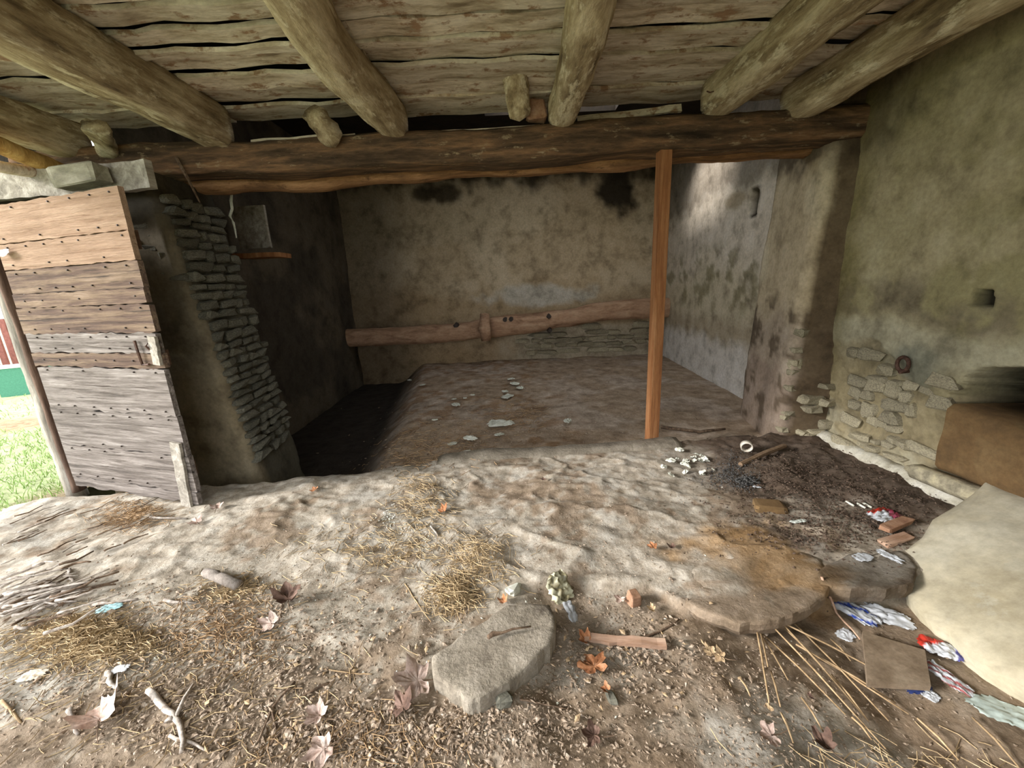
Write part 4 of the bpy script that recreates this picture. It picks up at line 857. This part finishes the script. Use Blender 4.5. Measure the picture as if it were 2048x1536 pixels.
RE = [((1508, 1258), (1538, 1415)), ((1515, 1265), (1535, 1340)), ((1512, 1268), (1575, 1370)), ((1520, 1275), (1690, 1435)), ((1520, 1240), (1770, 1505)), ((1545, 1240), (1735, 1448)), ((1570, 1240), (1775, 1453)), ((1560, 1262), (1630, 1330)), ((1525, 1238), (1810, 1380)),
      ((1590, 1300), (1815, 1437)), ((1660, 1290), (1700, 1330)), ((1540, 1355), (1560, 1420)), ((1600, 1410), (1645, 1472)), ((1700, 1450), (1742, 1486)), ((1830, 1455), (1915, 1532)), ((1940, 1450), (2035, 1540)), ((1660, 1360), (1735, 1452)), ((1640, 1330), (1790, 1412)), ((1560, 1440), (1585, 1495)), ((1480, 1370), (1500, 1402))]
for k, (a, b) in enumerate(RE):
    P = [G(*a, .025), G(*b, .012)]; m_ = P[0].lerp(P[1], .5)+Vector((0, 0, .008)); m_.z = max(m_.z, float(hgt(m_.x, m_.y))+.008)
    V, F = tube([P[0], P[0].lerp(m_, .5), m_, m_.lerp(P[1], .5), P[1]], [.0036, .0034, .0038, .003, .0024], 6, .06)
    obj('reed_stalk', V, F, M['reed'], None, True, label='straight dry reed stalk of the fan below the rock lip', cat='reed', group='dry reed stalks fanned out below the rock lip')

# ------------------------------------------------------------------ loose stuff: straw, litter, gravel, crumbs
def strawheap(name, px, py, rx, ry, n, hz, mt, label, seed, ln=(.03, .09), w=.0013):
    rr = random.Random(seed); V = []; F = []
    for k in range(n):
        x, y = px+rr.gauss(0, rx), py+rr.gauss(0, ry); d = ray(x, y); p = Vector((0, 0, EYE))+d*(-EYE/d.z)
        p.z = float(hgt(p.x, p.y)); q = max(0, 1-math.hypot((x-px)/rx, (y-py)/ry)/2)
        p.z += rr.uniform(.002, .006+hz*q)
        a = rr.uniform(0, 6.28); l = rr.uniform(*ln); dz = rr.uniform(-.3, .3)*l*(.3+q); b = rr.uniform(-.35, .35)
        e = Vector((math.cos(a), math.sin(a), 0)); s = Vector((-e.y, e.x, 0)); i = len(V)
        for t, bb in ((-.5, 0), (0, b*l*.4), (.5, 0)):
            c = p+e*(t*l)+s*bb+Vector((0, 0, dz*t+abs(b)*.2*l*(t == 0)))
            c.z = max(c.z, float(hgt(c.x, c.y))+.002)
            V += [c+s*w, c-s*w, c+Vector((0, 0, w*1.5))]
        for g in (0, 3): F += [(i+g, i+g+1, i+g+4, i+g+3), (i+g+1, i+g+2, i+g+5, i+g+4), (i+g+2, i+g, i+g+3, i+g+5)]
    return obj(name, V, F, M[mt], None, False, label=label, cat='straw', kind='stuff')
strawheap('straw_heap', 180, 1290, 75, 28, 1300, .05, 'straw', 'thick heap of yellow straw between twigs and grey branches', 1)
strawheap('straw_heap', 265, 1030, 38, 15, 500, .04, 'rstraw', 'rust coloured straw tuft in front of the door foot', 2)
strawheap('straw_heap', 955, 1130, 30, 26, 420, .06, 'straw', 'loose golden straw tuft above the flat slab', 3)
strawheap('straw_heap', 905, 1195, 28, 18, 420, .05, 'straw', 'denser golden straw tuft touching the flat slab', 4)
strawheap('straw_heap', 845, 1005, 30, 28, 380, .015, 'straw', 'thin trail of golden straw beside the bright orange leaf', 5)
strawheap('straw_heap', 790, 1095, 90, 28, 520, .008, 'straw', 'sparse straw wisps spread over smooth dirt', 6)
strawheap('straw_heap', 440, 1260, 70, 40, 380, .02, 'rstraw', 'rusty straw scattered below the thick branch piece', 7)
strawheap('straw_heap', 470, 1180, 40, 16, 260, .015, 'straw', 'small straw patch around the thick branch piece', 8)
strawheap('straw_heap', 330, 1400, 260, 70, 300, .006, 'straw', 'loose straw bits across the brown litter', 9)
strawheap('straw_heap', 1030, 815, 38, 18, 350, .03, 'rstraw', 'reddish straw on the inner floor under the lime flakes', 10, (.04, .1), .002)
strawheap('straw_heap', 860, 880, 60, 30, 450, .03, 'rstraw', 'dull straw along the rim of the sunken floor', 11, (.04, .1), .002)
strawheap('straw_heap', 1850, 1480, 140, 35, 110, .01, 'straw', 'thin straw wisps near the greenish film', 12)
strawheap('straw_heap', 700, 1480, 130, 40, 130, .006, 'rstraw', 'straw bits on litter around the bottom maple leaf', 13)
def bits(name, n, spots, mt, label, cat, seed, s0=.004, s1=.016, z=.006, thick=.3):
    rr = random.Random(seed); V = []; F = []
    for k in range(n):
        px, py, rx, ry = rr.choice(spots); x, y = rr.gauss(px, rx), rr.gauss(py, ry)
        if not (-60 < x < 2110 and 700 < y < 1580): continue
        d = ray(x, y); p = Vector((0, 0, EYE))+d*(-EYE/d.z); g = float(hgt(p.x, p.y)); p.z = g+rr.uniform(0, z)
        a = rr.uniform(0, 6.28); l = rr.uniform(s0, s1); w = l*rr.uniform(.25, .8); h = l*thick
        e = Vector((math.cos(a), math.sin(a), rr.uniform(-.4, .4))); s = Vector((-e.y, e.x, rr.uniform(-.5, .5))); i = len(V)
        V += [p-e*l, p+s*w, p+e*l*rr.uniform(.6, 1), p-s*w*rr.uniform(.4, 1), p+Vector((0, 0, h))]
        F += [(i, i+1, i+4), (i+1, i+2, i+4), (i+2, i+3, i+4), (i+3, i, i+4)]
    return obj(name, V, F, M[mt], None, False, label=label, cat=cat, kind='stuff')
bits('leaf_litter', 9000, [(250, 1400, 200, 80), (500, 1440, 180, 60), (450, 1300, 170, 60), (750, 1490, 180, 40), (300, 1260, 200, 60), (1000, 1450, 140, 40)], 'litter', 'brown chipped leaf litter covering the dirt near the viewer', 'litter', 1, .003, .011, .008, .25)
bits('leaf_litter', 3500, [(1230, 1230, 70, 35), (1150, 1330, 110, 40), (1400, 1330, 120, 50), (1650, 1350, 180, 70), (1500, 1470, 250, 40)], 'litter', 'brown leaf litter in the hollow around the pine lath and reeds', 'litter', 2, .002, .009, .007, .25)
bits('leaf_litter', 3000, [(700, 1080, 160, 50), (600, 1180, 160, 60), (1000, 1060, 160, 60), (1300, 1080, 150, 60), (800, 1220, 120, 50)], 'litter', 'fine crumbs of litter strewn over the bare rock', 'litter', 3, .002, .008, .004, .3)
M['soilbit'] = mat('soil_bits', [(.3, '3a2e25'), (.5, '54453a'), (.7, '6e5e50')], (30, 30, 30), 2, .95, 0, 1, 0)
bits('leaf_litter', 1500, [(280, 1400, 220, 80), (540, 1380, 170, 80), (430, 1250, 180, 40), (1230, 1290, 120, 50), (800, 1480, 180, 40)], 'litter', 'larger curled leaf and bark flakes over the dirt near the viewer', 'litter', 11, .007, .019, .012, .25)
bits('leaf_scraps', 420, [(300, 1380, 220, 90), (560, 1330, 170, 70), (420, 1210, 200, 40), (1230, 1290, 130, 50), (700, 1480, 170, 40)], 'leaf_tan', 'tan leaf scraps mixed through the litter', 'litter', 8, .006, .017, .015, .2)
bits('earth_crumbs', 4500, [(1650, 980, 110, 40), (1750, 1020, 90, 40), (1550, 960, 70, 30), (1640, 1060, 90, 25)], 'soilbit', 'dark crumbly earth and chips heaped along the wall foot', 'earth', 4, .003, .012, .02, .6)
bits('dark_gravel', 1600, [(1458, 950, 24, 16), (1490, 968, 12, 6)], 'gravel', 'heap of dark gravel beside the pale lime flakes', 'gravel', 5, .004, .010, .03, .6)
bits('floor_chips', 900, [(1000, 820, 130, 50), (900, 850, 90, 40), (1180, 800, 130, 40)], 'litter', 'brown chips littering the inner earth floor', 'litter', 6, .005, .022, .01, .3)
bits('pale_crumbs', 420, [(780, 1050, 14, 12), (880, 1240, 300, 150), (500, 1250, 250, 120), (820, 1060, 40, 30)], 'flake', 'tiny white crumbs sprinkled over the dirt', 'crumbs', 7, .003, .009, .004, .5)

# ------------------------------------------------------------------ outside beyond the door
fn = empty('fence', (-8.7, 7.3, -.2), label='brown slatted fence outside beyond the door post', cat='fence')
for k in range(-6, 3):
    V, F = plank(1.05, .11, .03, 5, .002, .001, k+20); obj('slat', V, F, M['slat'], fn, loc=(k*.2+.02, -.05*k*.2, .82), rot=(0, math.pi/2, math.pi/2))
for zz in (.45, 1.2):
    V, F = plank(1.9, .06, .03, 6, .002, .001, 3); obj('rail', V, F, M['white'], fn, loc=(-.5, .04, zz), rot=(math.pi/2, 0, 0))
gb = empty('green_cabinet', (-8.0, 6.6, -.2), (0, 0, .5), label='low green painted panel cabinet outside with pale edges', cat='cabinet')
V, F = box(.8, .12, .6, .01); obj('body', V, F, M['green'], gb)
for zz in (.0, .58):
    V, F = box(.86, .16, .05, .006); obj('edge_strip', V, F, M['white'], gb, loc=(0, 0, zz))
wo = empty('rubble_wall', (-9.1, 6.5, -.1), label='low pale rubble masonry outside next to the green cabinet', cat='wall')
random.seed(61); z = 0
for r_ in range(7):
    x = -1.2
    while x < .28:
        w = random.uniform(.14, .3); o = link('stone', random.choice(stones), wo, (x+w/2, 0, z+.06)); o.scale = (w*.95, .35, .115); x += w+.01
    z += .12
